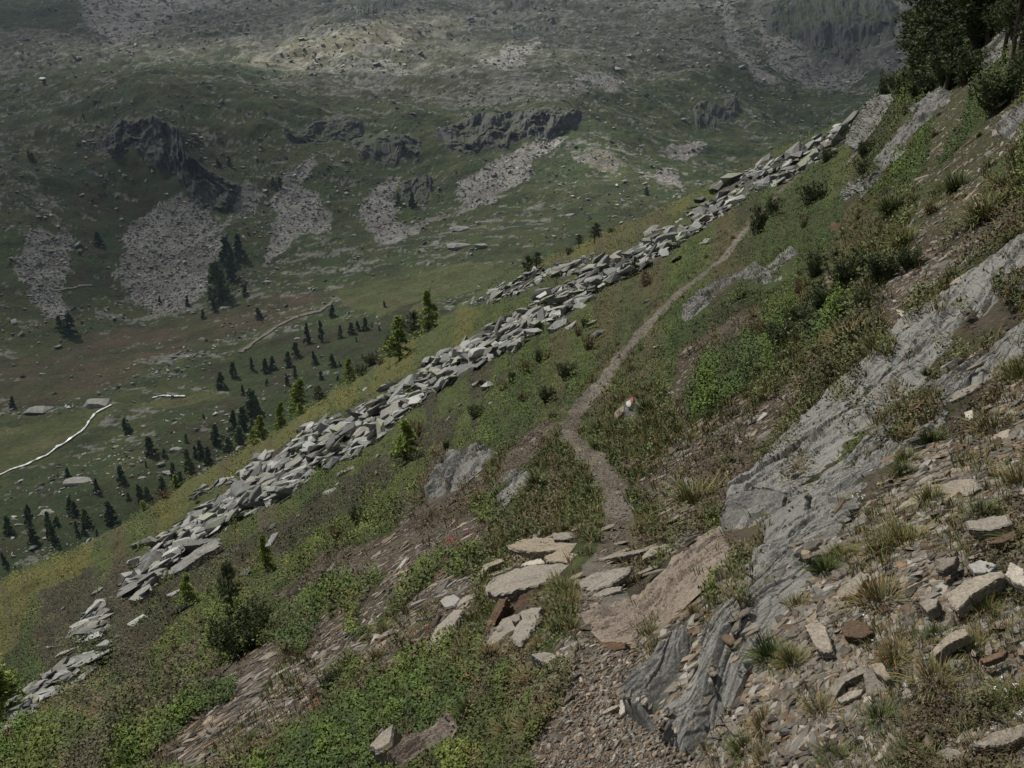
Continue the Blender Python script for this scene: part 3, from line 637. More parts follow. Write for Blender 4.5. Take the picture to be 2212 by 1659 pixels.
# ------------------------------------------------------------------ hero slabs traced at their own place, size and thickness
NRES = {}
def hero(label, pts, c, thick, mode='flat', mat=None, name='rock_slab', lift=.5, seed=None, cat='rock slab', bulge=.05, lay=5):
    EXCL.append((crop_xy(c, pts), .03, 0))
    if c in (C5, C6): thick = thick * .40
    p = np.array(crop_xy(c, pts)) * S; ctr = p.mean(0); X, Y, ok = cast(ctr[:1], ctr[1:]); Z = h_near(X, Y, False); P0 = np.array([X[0], Y[0], Z[0]])
    nt = nrm_near(X, Y)[0]; rd = ray(*ctr)
    if mode == 'flat': n = norm(nt * .5 + np.array([0, 0, 1.0]) * .5 - rd * .15)
    elif mode == 'slope': n = norm(nt - rd * .15)
    else: n = norm(-rd * .8 + nt * .5 + np.array([-.25, 0, 0]))
    if -(rd @ n) < .3: n = norm(n - rd * .35)
    P0 = P0 + n * thick * lift
    D = ray(p[:, 0], p[:, 1]); t = (P0 @ n) / (D @ n); W = D * t[:, None]
    fr = frame_from(n[None], LAY[None])[0]; o0 = W.mean(0); q = (W - o0) @ fr
    if ((np.roll(q[:, 0], -1) - q[:, 0]) * (np.roll(q[:, 1], -1) + q[:, 1])).sum() > 0: q = q[::-1]
    sd = seed if seed is not None else int(abs(pts[0][0] * 7 + pts[0][1])) % 997
    size = np.sqrt((q[:, :2] ** 2).sum(1).mean()); tk = thick
    me = slab_mesh(name, q[:, :2], tk, sd, .035, lay, bulge, 64); me.materials.append(mat or M_slab); o = ob(name, me); place(o, o0, fr, (1, 1, 1)); tag(o, label, cat, None, 'thing')
    return o, o0, fr
H = hero
H('big flat tan slab lying across the footpath with a dark undercut edge', [(895,490),(950,430),(1060,385),(1300,350),(1560,335),(1690,345),(1640,385),(1560,440),(1470,460),(1330,470),(1200,500),(1040,535),(960,540),(905,515)], C4, .07, lift=3.4)
H('long log shaped grey slab bridging the footpath', [(1025,225),(1110,210),(1300,212),(1560,215),(1790,212),(1680,250),(1620,285),(1400,275),(1250,265),(1100,262)], C4, .06, lift=3.2, lay=7)
H('weathered grey block behind the big flat slab', [(1275,300),(1370,255),(1480,285),(1620,295),(1580,335),(1400,340),(1290,335)], C4, .08, lift=2.2, lay=8)
H('small plate balanced on the long log shaped slab', [(1330,155),(1400,145),(1470,150),(1480,180),(1400,195),(1340,190)], C4, .035, lift=4)
H('thin grey plate lying behind the long log shaped slab', [(1130,195),(1250,180),(1400,190),(1540,195),(1545,215),(1300,215),(1150,212)], C4, .03, lift=3)
H('pale triangular slab right of the big flat slab', [(1490,465),(1620,400),(1840,360),(1800,420),(1700,480),(1600,522),(1510,492)], C4, .04, lift=3)
H('flat pale plate beside the brown rock slab on the footpath', [(1560,560),(1680,500),(1780,490),(1770,520),(1640,560)], C4, .03)
H('brown layered block wedged under the big flat slab', [(1020,650),(1050,580),(1200,515),(1335,485),(1325,525),(1180,612),(1080,672),(1015,692)], C4, .12, 'face', M_rust, lay=9, bulge=.1)
H('upright rusty red stone at the corner of the steps', [(885,870),(900,760),(940,660),(985,570),(1040,560),(1005,660),(950,745),(890,885)], C4, .08, 'face', M_rust)
H('smooth sloping grey slab below the brown layered block', [(880,925),(960,760),(1010,700),(1180,640),(1250,650),(1120,800),(1060,860),(950,905)], C4, .05, 'slope')
H('pale column shaped stone leaning on the sloping grey slab', [(1060,825),(1100,740),(1190,620),(1260,630),(1250,690),(1180,800),(1120,860)], C4, .09, 'slope', lift=1.4)
H('fist sized pale stone lying on the sloping grey slab', [(1070,712),(1090,675),(1120,672),(1122,705),(1095,722)], C4, .04, 'slope', lift=3, cat='stone', name='stone')
H('tall leaning tan slab among the shrubs left of the steps', [(520,880),(600,740),(700,640),(760,640),(690,770),(620,885)], C4, .08, 'slope', lift=1.4)
H('narrow tan slab between the leaning slab and the green shrub', [(695,755),(760,660),(850,590),(825,660),(740,735)], C4, .06, 'slope')
H('thin brown plate resting above the tall leaning slab', [(700,610),(780,550),(905,515),(890,545),(800,580),(730,620)], C4, .04, 'slope', lift=2)
H('white quartz rock beside red alpine roses', [(605,590),(640,560),(700,540),(740,570),(700,620),(640,632)], C4, .12, 'slope', M_white, lift=1.2, cat='quartz rock', name='quartz_rock')
H('orange tan stone jutting over the left edge of the footpath', [(1185,925),(1250,912),(1330,920),(1392,952),(1380,1000),(1340,1025),(1280,990)], C4, .06, 'flat', lift=1.2)
H('grey plate in the middle of the footpath above the dark block', [(1365,812),(1420,780),(1492,790),(1475,828)], C4, .03)
H('dark brown block standing in the footpath', [(1628,850),(1700,845),(1805,852),(1800,890),(1720,905),(1655,900)], C4, .05, 'face', M_rust)
H('tan plate right of the orange tan stone', [(1510,900),(1600,888),(1618,910),(1560,928),(1515,920)], C4, .025)
H('slim grey plate where the footpath meets the brown slab', [(1300,690),(1420,685),(1440,700),(1380,722),(1320,715)], C4, .03)
H('tall grey stone half covered by shrubs at the bottom left', [(155,1520),(240,1420),(310,1370),(290,1500),(200,1545)], C4, .1, 'slope', lift=1.3)
H('white stone wedged at the foot of the dark outcrop', [(1755,1310),(1765,1220),(1795,1215),(1795,1300),(1770,1320)], C4, .04, 'slope', M_white, cat='stone', name='stone')
H('slanting brown plate leaning left of the white wedge stone', [(1620,1310),(1740,1250),(1760,1260),(1680,1305),(1630,1320)], C4, .03, 'slope')
H('flat tan plate near the bottom of the footpath', [(1285,1440),(1380,1432),(1420,1450),(1370,1470),(1300,1468)], C4, .02)
H('reddish plate in the grass above the steps on the left', [(560,430),(640,360),(720,325),(700,360),(620,420),(580,440)], C4, .04, 'slope', M_rust)
H('pale pair plate left of the white quartz behind the slabs', [(850,420),(890,355),(1000,310),(1020,330),(920,370),(870,425)], C4, .06, 'slope', lift=1.5)
H('whitish lump between the long slab and the big flat slab', [(1120,360),(1200,310),(1240,288),(1285,345),(1180,360)], C4, .08, 'slope', M_white, lift=1.5)
H('narrow curved plate running from the steps to the right bank', [(1620,315),(1760,280),(1930,250),(1935,262),(1770,300),(1640,325)], C4, .03, 'slope', lift=2)
H('pale slab on the right bank below the big grass tuft', [(1900,300),(1960,245),(2060,215),(2070,250),(1980,290),(1910,315)], C4, .04, 'slope', lift=1.5)
H('mottled grey green rock between tufts right of the big outcrop', [(800,740),(880,700),(940,755),(985,905),(900,912),(850,840)], C5, .08, 'slope', lift=1.4)
H('curved tan slab forming the left leg of a V', [(938,1185),(1000,1085),(1200,985),(1212,1030),(1060,1105),(1005,1190)], C5, .05, 'slope', lift=1.4)
H('broad tan slab forming the right leg of a V', [(1180,1045),(1240,1010),(1342,1120),(1325,1190),(1200,1182)], C5, .05, 'slope', lift=1.2)
H('flat tan slab closing the V of slabs at its foot', [(1005,1218),(1100,1160),(1190,1150),(1150,1195),(1040,1238)], C5, .04, 'slope', lift=1.4)
H('smooth blue grey stone resting on the V of slabs', [(1230,990),(1300,978),(1358,1080),(1320,1088),(1250,1042)], C5, .05, 'slope', lift=2.6, cat='stone', name='stone')
H('long grey brown slab tilted above a drooping grass tuft', [(1615,905),(1740,790),(1840,758),(1855,802),(1720,872),(1640,935)], C5, .07, 'slope', lift=1.4)
H('chunky tan stone left of the striped slab', [(1538,605),(1590,568),(1662,572),(1650,625),(1590,655)], C5, .08, 'slope', lift=1.3, cat='stone', name='stone')
H('large striped slab with a grass tuft growing over it', [(1700,545),(1850,440),(2060,385),(2085,432),(1900,525),(1780,645)], C5, .09, 'slope', lift=1.3, lay=9)
H('white grey veined rock above the large striped slab', [(1848,355),(1930,318),(2035,350),(1990,402),(1890,405)], C5, .07, 'slope', M_white, lift=1.2)
H('long tan slab with a dark underside at the bottom right corner', [(1885,1505),(2000,1430),(2225,1365),(2225,1450),(2080,1512),(1930,1518)], C5, .06, 'flat', lift=2.0)
H('lumpy grey rock at the foot of the debris beside the path', [(288,1372),(380,1348),(472,1390),(440,1455),(340,1442)], C5, .07, 'slope', lift=1.3)
H('pointed tan plate just above the lumpy grey rock', [(265,1285),(310,1230),(382,1210),(362,1250)], C5, .03, 'slope', lift=1.5)
H('slim tan bar of stone at the bottom edge', [(1178,1632),(1240,1590),(1305,1555),(1325,1580),(1222,1645)], C5, .04, 'slope', lift=1.5)
H('wide brown slab near the bottom right', [(1620,1575),(1720,1520),(1800,1545),(1855,1605),(1885,1645),(1700,1660)], C5, .05, 'slope', lift=1.2)
H('grey platy slab on the upper end of the big outcrop', [(655,300),(800,212),(950,172),(1025,220),(960,272),(840,300),(700,322)], C5, .08, 'slope', lift=1.2)
H('striped grey slab projecting at the right edge', [(1843,72),(2100,30),(2132,90),(1980,130),(1850,122)], C5, .10, 'slope', lift=1.5, lay=9)
H('brown lens shaped stone below the striped grey slab', [(1638,375),(1700,312),(1782,295),(1762,350),(1682,388)], C5, .07, 'slope', lift=1.3)
H('brown shard slab left of the lens shaped stone', [(1975,215),(2080,160),(2150,130),(2170,165),(2060,215)], C5, .06, 'slope', M_rust, lift=1.3)
H('upright pale pebble standing in dark soil', [(1960,880),(1985,835),(2010,900),(2000,940),(1965,935)], C5, .03, 'face', cat='stone', name='stone')
H('rusty brown wedge right of the upright pale pebble', [(1925,965),(2010,925),(2100,905),(2080,940),(1960,985)], C5, .04, 'slope', M_rust, lift=1.4)
H('brown mottled rock behind the single white flower', [(1040,770),(1090,700),(1190,725),(1240,790),(1160,820),(1060,810)], C5, .05, 'slope', M_rust, lift=1.1)
H('green grey slab leaning under the tallest straw tuft', [(1015,540),(1090,450),(1170,395),(1210,430),(1130,540),(1040,560)], C5, .05, 'slope', lift=1.1)
H('tan veined stone at the right edge above the debris', [(2090,420),(2120,335),(2212,380),(2225,490),(2150,470)], C5, .09, 'slope', M_white, lift=1.4)
H('dark plate overhanging a shadowed hole in the bank', [(78,955),(140,910),(225,893),(180,935)], C6, .06, 'flat', lift=3)
H('long pale stone lying on top of the grey outcrop', [(1705,935),(1740,888),(1900,820),(1945,812),(1882,872),(1742,938)], C6, .08, 'slope', lift=2.4)
H('dark brown plate stack on the grey outcrop', [(1575,885),(1640,858),(1712,880),(1690,942),(1620,932)], C6, .08, 'slope', M_rust, lift=2.2)
H('large pale topped slab above the striped grey slab', [(1625,1505),(1750,1440),(1880,1428),(1932,1490),(1850,1542),(1720,1535)], C6, .08, 'slope', lift=2.0)
H('curved grey slab left of the large pale topped slab', [(1355,1645),(1500,1540),(1680,1500),(1570,1590),(1450,1665)], C6, .07, 'slope', lift=1.6)
H('leaning grey slab under the large pale topped slab', [(1735,1550),(1800,1560),(1880,1610),(1960,1659),(1830,1665)], C6, .06, 'slope', lift=1.2)
H('dark blue grey triangular stone near the right edge', [(2008,1172),(2060,1130),(2122,1108),(2112,1165),(2052,1192)], C6, .06, 'slope', lift=1.4)
H('white rounded stone on the grey outcrop', [(1828,1005),(1880,988),(1885,1040),(1842,1062)], C6, .05, 'slope', M_white, lift=2.2, cat='stone', name='stone')
H('tan stone on the upper edge of the grey outcrop', [(1058,862),(1130,833),(1135,870),(1080,887)], C6, .06, 'slope', lift=2.5, cat='stone', name='stone')
H('thin pale plate in the grass above the outcrop', [(738,988),(820,948),(824,964),(750,998)], C6, .03, 'slope', lift=2)
H('splintered grey plate on the debris above the outcrop', [(1388,345),(1500,368),(1532,420),(1480,432),(1400,372)], C6, .09, 'slope', lift=1.5)
H('long lichened slab below the right end of the dwarf pines', [(1725,190),(1780,140),(1870,100),(1965,78),(1950,115),(1800,180)], C6, .12, 'slope', lift=1.5)
H('brown flat slab beside the long lichened slab', [(1540,200),(1640,160),(1720,140),(1700,180),(1600,215)], C6, .08, 'slope', lift=1.2)
H('broad flat plate on debris above the outcrop top', [(1250,530),(1370,470),(1480,440),(1500,465),(1390,510),(1290,545)], C6, .08, 'slope', lift=1.2)
H('upright dark brown slab standing on the slope below the pale tongue', [(955,1455),(985,1418),(1035,1440),(1020,1512),(985,1500)], C3, .18, 'face', M_rust, lift=.9)
H('huge lichened boulder slab lying flat at the low end of the blockfield', [(1060,400),(1180,310),(1300,230),(1400,180),(1420,235),(1300,290),(1170,385),(1080,430)], C8, .7, 'slope', M_boulder, 'boulder', 1.2, cat='boulder')
H('long beam shaped boulder above the huge flat one', [(1160,215),(1250,195),(1420,180),(1430,200),(1260,230),(1170,235)], C8, .4, 'slope', M_boulder, 'boulder', 1.4, cat='boulder')
H('dark hanging boulder at the very lowest tip of the blockfield', [(820,580),(880,520),(960,470),(980,520),(950,560),(870,590)], C8, .6, 'slope', M_boulder, 'boulder', 1.0, cat='boulder')
H('tall pointed boulder standing upright in the middle of the blockfield', [(1415,150),(1430,95),(1455,92),(1470,130),(1465,185),(1430,180)], C1, 1.2, 'face', M_boulder, 'boulder', .9, cat='boulder')
H('leaning boulder right of the tall pointed one', [(1470,190),(1500,155),(1550,190),(1555,215),(1500,225)], C1, 1.2, 'slope', M_boulder, 'boulder', 1.0, cat='boulder')
H('big flat boulder at the right edge of the blockfield middle', [(1290,470),(1350,420),(1430,400),(1420,440),(1340,480)], C1, .6, 'slope', M_boulder, 'boulder', 1.0, cat='boulder')
H('smooth wide boulder slab in the lower middle of the blockfield', [(690,740),(730,700),(800,690),(860,700),(800,760),(720,780)], C1, .5, 'slope', M_boulder, 'boulder', 1.2, cat='boulder')
H('isolated white boulder in the yellow green strip above the blockfield', [(105,865),(130,843),(160,848),(150,872),(120,880)], C1, .5, 'slope', M_boulder, 'boulder', .6, cat='boulder')

M_brownplate = rock_mat('brown_plate_stone', (.13, .11, .09), (.2, .18, .15), (.07, .06, .05), 3.0)
C0 = (0, 0)
def I(pts): return [(x / .336823, y / .336823) for x, y in pts]
H('dark overhanging nose of rock at the low end of the long grey outcrop', I([(1556,1115),(1575,1068),(1635,1052),(1700,1066),(1690,1110),(1650,1140),(1612,1178),(1572,1182)]), C0, .16, 'face', OUTM['dark'], 'rock_outcrop', 1.0, 31, 'rock outcrop', .09, 9)
H('dark block wedged behind the overhanging nose', I([(1640,1130),(1700,1090),(1745,1060),(1740,1110),(1690,1160),(1650,1165)]), C0, .10, 'slope', OUTM['dark'], 'rock_slab', 1.2, 33)
# marker stone with the painted trail sign
o, o0, fr = H('dark upright stone carrying a red and white painted trail mark', [(1795,1075),(1790,990),(1800,940),(1850,905),(1900,950),(1915,1030),(1880,1085)], C1, .3, 'face', OUTM['dark'], 'marker_stone', .8, cat='marker stone')
def flatmat(n, c, r=.6):
    t = NT(n); k = t.mix(c, t.ramp(t.noise(60, 4, .7), [(.35, .75), (.7, 1.1)]), 1.0, 'MULTIPLY'); return t.done(k, r)
M_pw = flatmat('white_paint', (.62, .62, .60)); M_pr = flatmat('red_paint', (.42, .10, .09))
def patch_on(parent, pts, c, mat, name, plane_o, fr, up):
    p = np.array(crop_xy(c, pts)) * S; D = ray(p[:, 0], p[:, 1]); n = fr[:, 2]; P0 = plane_o + n * up; W = D * ((P0 @ n) / (D @ n))[:, None]; q = (W - plane_o) @ fr
    import bmesh
    bm = bmesh.new(); vs = [bm.verts.new(v) for v in q]; f = bm.faces.new(vs); r_ = bmesh.ops.extrude_face_region(bm, geom=[f])
    for v in [e for e in r_['geom'] if isinstance(e, bmesh.types.BMVert)]: v.co.z -= .03
    bmesh.ops.recalc_face_normals(bm, faces=bm.faces); me = bpy.data.meshes.new(name); bm.to_mesh(me); bm.free(); me.materials.append(mat)
    ob(name, me, None, parent)
patch_on(o, [(1802,942),(1828,925),(1836,950),(1830,972),(1808,968)], C1, M_pw, 'white_mark', o0, fr, .035)
patch_on(o, [(1829,920),(1846,908),(1850,930),(1838,950),(1832,938)], C1, M_pr, 'red_mark', o0, fr, .036)
H('stack of brown plates leaning on the marker stone', [(1725,1010),(1760,975),(1795,960),(1790,1000),(1745,1045),(1728,1038)], C1, .12, 'slope', M_brownplate, lift=1.0, lay=8)


# ------------------------------------------------------------------ scatter on the near slope
def samp(n, x0=-60, x1=1090, y0=-20, y1=830):
    px = rng.uniform(x0, x1, n); py = rng.uniform(y0, y1, n); X, Y, ok = cast(px, py)
    X, Y = X[ok], Y[ok]; Z = h_near(X, Y); d = np.sqrt(X * X + Y * Y + Z * Z); return X, Y, Z, d
X, Y, Z, d = samp(520000, -110, 1330, -20, 860)
_a, _b = project(np.stack([X, Y, Z], 1)); keep = np.ones(len(X), bool); _u = rng.random(len(X)); lift_ = np.zeros(len(X))
_v = fbm((X * math.sin(STR) + Y * math.cos(STR)) / .9, (X * math.cos(STR) - Y * math.sin(STR)) / .14, 4, 641)
for poly, pk, hg_ in EXCL:
    lift_[inpoly(_a / S, _b / S, poly)] = hg_ * .72
    keep &= ~(inpoly(_a / S, _b / S, poly) & (_u > (pk if pk < .05 else np.clip((_v - (.10 if pk > .2 else .23)) * 2.6, .03, .8))))
lift_ = lift_[keep]; X, Y, Z, d = X[keep], Y[keep], Z[keep], d[keep]
# slightly shuffle so that nothing lines up, then read the zones
zn = zones_near(X, Y, Z); N = len(X)
n_ = nrm_near(X, Y); P_ = np.stack([X, Y, Z], 1) + n_ * lift_[:, None]
ppx, ppy = project(P_)
def choose(prob):
    p = np.array([prob.get(k, 0) for k in range(10)]); return rng.random(N) < p[zn]
used_open = np.ones(N, bool)

# stone flakes
FL = [flake(rng, int(rng.integers(5, 8)), rng.uniform(.06, .20)) for _ in range(26)]
soil = fbm(X / (.10 * d + .15), Y / (.10 * d + .15), 4, 611, .6)      # bare soil / stones / growth come in patches
rnd_ = rng.random(N)
m = (rnd_ < np.clip(.62 + 1.1 * soil, .10, 1)) & choose({DEBRIS: .66, TRAIL: .42, SPARSE: .42, TALUS: .02, HEATH: .012, GRASS: .03, GREEN: .012, DARK: .004})
idx = np.where(m)[0]; nn = len(idx)
lg = np.exp(rng.normal(-3.5, .78, nn))                       # metres
lg[zn[idx] == TRAIL] *= .6
px_m = d[idx] / FPX
lg = np.clip(lg, 2.2 * px_m, .42); lg = np.minimum(lg, np.where(zn[idx] == TRAIL, 9, 19) * px_m)
FLK = dict(idx=idx, lg=lg)
base = np.array([(.20, .175, .145), (.14, .13, .115), (.23, .185, .135), (.27, .255, .23), (.16, .11, .07), (.10, .085, .07)])
bc = base[rng.choice(6, nn, p=[.28, .22, .18, .12, .1, .1])] * rng.uniform(.38, 1.02, (nn, 1))
Mf = frame_from(n_[idx], np.tile(LAY, (nn, 1))) @ rot_about(None, rng.normal(size=nn) * .5)
Mf = tilt(Mf, .22)
big = np.argsort(-(lg / px_m))[:300]; bigset = np.zeros(nn, bool); bigset[big] = True
sm = np.where(~bigset)[0]
scl = np.stack([lg, lg * rng.uniform(.6, 1.1, nn), lg * rng.uniform(.5, 1.1, nn)], 1)
Pf = P_[idx] + n_[idx] * (lg * .04)[:, None]
o = scatter('rubble', FL, rng.integers(0, 26, nn)[sm] * 1, Pf[sm], Mf[sm], scl[sm], bc[sm], M_stoneattr)
tag(o, kind='stuff'); o['label'] = 'small schist flakes strewn over the bare slope and the footpath'; o['category'] = 'rubble'
plates = []
for k in range(14):
    a = np.sort(np.linspace(0, 2 * np.pi, 8, endpoint=False) + rng.uniform(-.3, .3, 8)); rad = rng.uniform(.34, .56, 8)
    plates.append(slab_mesh('flat_stone', np.c_[np.cos(a) * rad * 1.3, np.sin(a) * rad * .8], rng.uniform(.10, .24), 100 + k, .06, 3, .05, 26))
    plates[-1].materials.append(M_stone)
LAB = {DEBRIS: 'flat schist stone lying loose on the bare debris slope', TRAIL: 'flat schist stone lying loose on the trodden footpath', SPARSE: 'flat schist stone between grass tufts above the footpath',
       TALUS: 'flat stone on the boulder strip', HEATH: 'flat grey stone lying in the low heath', GRASS: 'flat stone lying in the rough grass', GREEN: 'flat stone poking out of the green dwarf shrubs', DARK: 'flat stone in the dark heath'}
def side(i):
    x, y = ppx[i] / S, ppy[i] / S
    return ' at the lower right' if x > 1450 and y > 1150 else ' at the lower left' if x < 1150 and y > 1100 else ' high on the right' if x > 1350 else ' in the middle of the slope'
for k in big:
    i = idx[k]; o = ob('flat_stone', plates[int(rng.integers(14))]); place(o, Pf[k] + n_[i] * lg[k] * .08, Mf[k], scl[k] * np.array([1, 1, .9]))
    lb = LAB[int(zn[i])] + side(i); tag(o, lb, 'stone', lb.replace('stone', 'stones', 1))

# thin plates piled round the steps
qx_ = rng.uniform(1030, 1440, 400); qy_ = rng.uniform(1120, 1450, 400)
mk = inpoly(qx_, qy_, [(1040,1150),(1120,1130),(1300,1150),(1440,1160),(1430,1210),(1330,1250),(1250,1290),(1200,1380),(1120,1400),(1040,1400),(1000,1340),(960,1300),(1040,1240)])
for poly, pk, hg_ in EXCL: mk &= ~inpoly(qx_, qy_, poly) | (rng.random(400) < .12)
Xs, Ys, _ = cast(qx_[mk][:46] * S, qy_[mk][:46] * S); Ns = nrm_near(Xs, Ys); Zs = h_near(Xs, Ys); ns_ = len(Xs)
Ms = tilt(frame_from(norm(Ns + np.array([0, 0, .25])), np.tile(SD + np.array([.8, -.3, 0]), (ns_, 1))) @ rot_about(None, rng.normal(size=ns_) * .6), .16)
for k in range(ns_):
    s_ = rng.uniform(.05, .15); o = ob('flat_stone', plates[int(rng.integers(14))]); place(o, np.array([Xs[k], Ys[k], Zs[k]]) + Ms[k][:, 2] * rng.uniform(.0, .025), Ms[k], (s_ * 1.3, s_, s_ * .55)); tag(o, 'thin slate plate in the pile round the big flat slab on the footpath', 'stone', 'thin slate plates piled round the steps')

# fine gravel of the footpath and of the bare soil close by
Xg, Yg, Zg, dg = samp(190000, 300, 1100, 300, 860); _a, _b = project(np.stack([Xg, Yg, Zg], 1)); kk = np.ones(len(Xg), bool)
for poly, pk, hg_ in EXCL: kk &= ~inpoly(_a / S, _b / S, poly)
kk &= dg < 45; Xg, Yg, Zg, dg = Xg[kk], Yg[kk], Zg[kk], dg[kk]; zg = zones_near(Xg, Yg, Zg)
kk = rng.random(len(Xg)) < np.array([0, 0, 0, 0, .75, 0, .05, 1, .45, 0])[zg]; Xg, Yg, Zg, dg = Xg[kk], Yg[kk], Zg[kk], dg[kk]; ng = len(Xg)
nG = nrm_near(Xg, Yg); lgg = np.clip(np.exp(rng.normal(-4.3, .5, ng)), 2.0 * dg / FPX, 5 * dg / FPX)
bg_ = np.array([(.19, .16, .125), (.12, .10, .08), (.22, .19, .155), (.15, .10, .065), (.08, .062, .048)])[rng.choice(5, ng)] * rng.uniform(.55, 1.15, (ng, 1))
Mg = tilt(frame_from(nG, np.tile(LAY, (ng, 1))) @ rot_about(None, rng.uniform(0, 6, ng)), .35)
o = scatter('gravel', FL[:8], rng.integers(0, 8, ng), np.stack([Xg, Yg, Zg], 1), Mg, lgg[:, None] * rng.uniform(.7, 1.2, (ng, 3)) * np.array([1, 1, 1.5]), bg_, M_stoneattr)
tag(o, kind='stuff'); o['label'] = 'fine brown gravel on the footpath and the bare soil'; o['category'] = 'gravel'

# boulders of the blockfield
HR = [hull_rock(rng, int(rng.integers(10, 16)), (1.25, rng.uniform(.5, .95), rng.uniform(.16, .48))) for _ in range(24)]
m = ((d > 14) | (zn == TALUS)) & choose({TALUS: .52, HEATH: .0035, MOSS: .003, DARK: .004, DEBRIS: .0015}); idx = np.where(m)[0]; nn = len(idx)
lg = np.exp(rng.normal(math.log(.38), .85, nn)) * np.where(zn[idx] == TALUS, 1, .6); lg = np.clip(lg, 2.0 * d[idx] / FPX, 22 * d[idx] / FPX)
Mf = tilt(frame_from(n_[idx], np.tile(LAY, (nn, 1))) @ rot_about(None, rng.normal(size=nn) * .7), .42)
scl = lg[:, None] * rng.uniform(.8, 1.15, (nn, 3)); Pf = P_[idx] + n_[idx] * (lg * rng.uniform(.0, .35, nn))[:, None]
order = np.argsort(-(lg / d[idx])); big = order[:300]; sm = order[300:]
bc = np.array([(.18, .185, .18), (.24, .247, .235), (.115, .118, .115), (.28, .285, .275), (.21, .225, .175)])[rng.choice(5, nn)] * rng.uniform(.65, 1.2, (nn, 1))
o = scatter('boulder_rubble', HR, rng.integers(0, 24, nn)[sm], Pf[sm], Mf[sm], scl[sm], bc[sm], M_stoneattr)
tag(o, kind='stuff'); o['label'] = 'smaller grey blocks filling the gaps of the boulder strip'; o['category'] = 'rubble'
bm_ = []
for v, f, g in HR:
    me = mesh_np('boulder', v, f); me.materials.append(M_boulder); bm_.append(me)
for k in big:
    i = idx[k]; o = ob('boulder', bm_[int(rng.integers(24))]); place(o, Pf[k], Mf[k], scl[k]); x = ppx[i] / S
    if zn[i] == TALUS: lb = 'pale angular boulder in the ' + ('lowest end' if x < 500 else 'lower half' if x < 900 else 'middle' if x < 1300 else 'upper end') + ' of the long boulder strip'
    else: lb = 'single pale boulder half sunk in the heath'
    tag(o, lb, 'boulder', lb.replace('boulder', 'boulders', 1))

# low leafy shrubs
def leafclump(r, n=7):
    V, F, G = [], [], []
    for k in range(n):
        c = r.normal(size=3) * (.38, .38, .2); c[2] = abs(c[2]); a = norm(r.normal(size=3) * (1, 1, .45) + (0, 0, .25)); b = norm(np.cross((0, 0, 1), a) + r.normal(size=3) * .25); L = r.uniform(.35, .6); w_ = L * .34
        q = len(V); V += [c, c + a * L * .5 + b * w_, c + a * L, c + a * L * .5 - b * w_]; F += [(q, q + 1, q + 2), (q, q + 2, q + 3)]
        g = r.uniform(.85, 1.2); G += [g] * 4
    return np.array(V), np.array(F), np.array(G)[:, None]
LC = [leafclump(rng) for _ in range(10)]
m = choose({TALUS: .07, HEATH: .55, MOSS: .55, DARK: .55, GREEN: .80, GRASS: .14, SPARSE: .30, DEBRIS: .16}) & (((zn != SPARSE) & (zn != DEBRIS)) | (soil < np.where(zn == SPARSE, .02, -.22))); idx = np.where(m)[0]; nn = len(idx)
patch = fbm(X[idx] / (d[idx] * .04), Y[idx] / (d[idx] * .04), 3, 411); brown = (fbm(X[idx] / (d[idx] * .02), Y[idx] / (d[idx] * .02), 2, 421) > .52) & (zn[idx] != MOSS)
pl = {TALUS: ((.07, .08, .02), (.05, .05, .02)), HEATH: ((.090, .116, .022), (.054, .070, .017)), MOSS: ((.135, .132, .022), (.070, .080, .018)), DARK: ((.056, .068, .022), (.060, .056, .028)), GREEN: ((.072, .112, .018), (.040, .066, .013)), GRASS: ((.10, .12, .04), (.07, .10, .03)), SPARSE: ((.075, .085, .028), (.095, .078, .04)), DEBRIS: ((.080, .072, .034), (.065, .050, .03))}
bc = np.zeros((nn, 3)); tt = sst(-.3, .3, patch)[:, None]
for k, (a, b) in pl.items():
    q = zn[idx] == k; bc[q] = np.array(a) * tt[q] + np.array(b) * (1 - tt[q])
bc[brown & (rng.random(nn) < .25)] = (.105, .066, .034)
bc *= rng.uniform(.72, 1.1, (nn, 1)); lg = np.clip(rng.uniform(.04, .08, nn), 2.6 * d[idx] / FPX, 6.5 * d[idx] / FPX)
fine_ = fbm(X[idx] / (d[idx] * .011), Y[idx] / (d[idx] * .011), 3, 441); bc *= (1 + .45 * np.clip(fine_, -1, 1))[:, None]; cush = np.maximum(0, fine_) * np.minimum(d[idx] * .011, .5)
hgt = lg * (1 + .8 * np.maximum(patch, 0))
upv = norm(n_[idx] + np.array([0, 0, 1.0])); Mf = tilt(frame_from(upv, rng.normal(size=(nn, 3))), .3)
o = scatter('ground_cover', LC, rng.integers(0, 10, nn), P_[idx] + upv * (lg * rng.uniform(0, .8, nn) * (1 + 1.2 * tt[:, 0]) + cush * rng.uniform(.4, 1, nn))[:, None], Mf, np.stack([lg, lg, hgt], 1), bc, M_leaf)
tag(o, kind='stuff'); o['label'] = 'low dwarf shrubs and heath covering the slope'; o['category'] = 'ground cover'

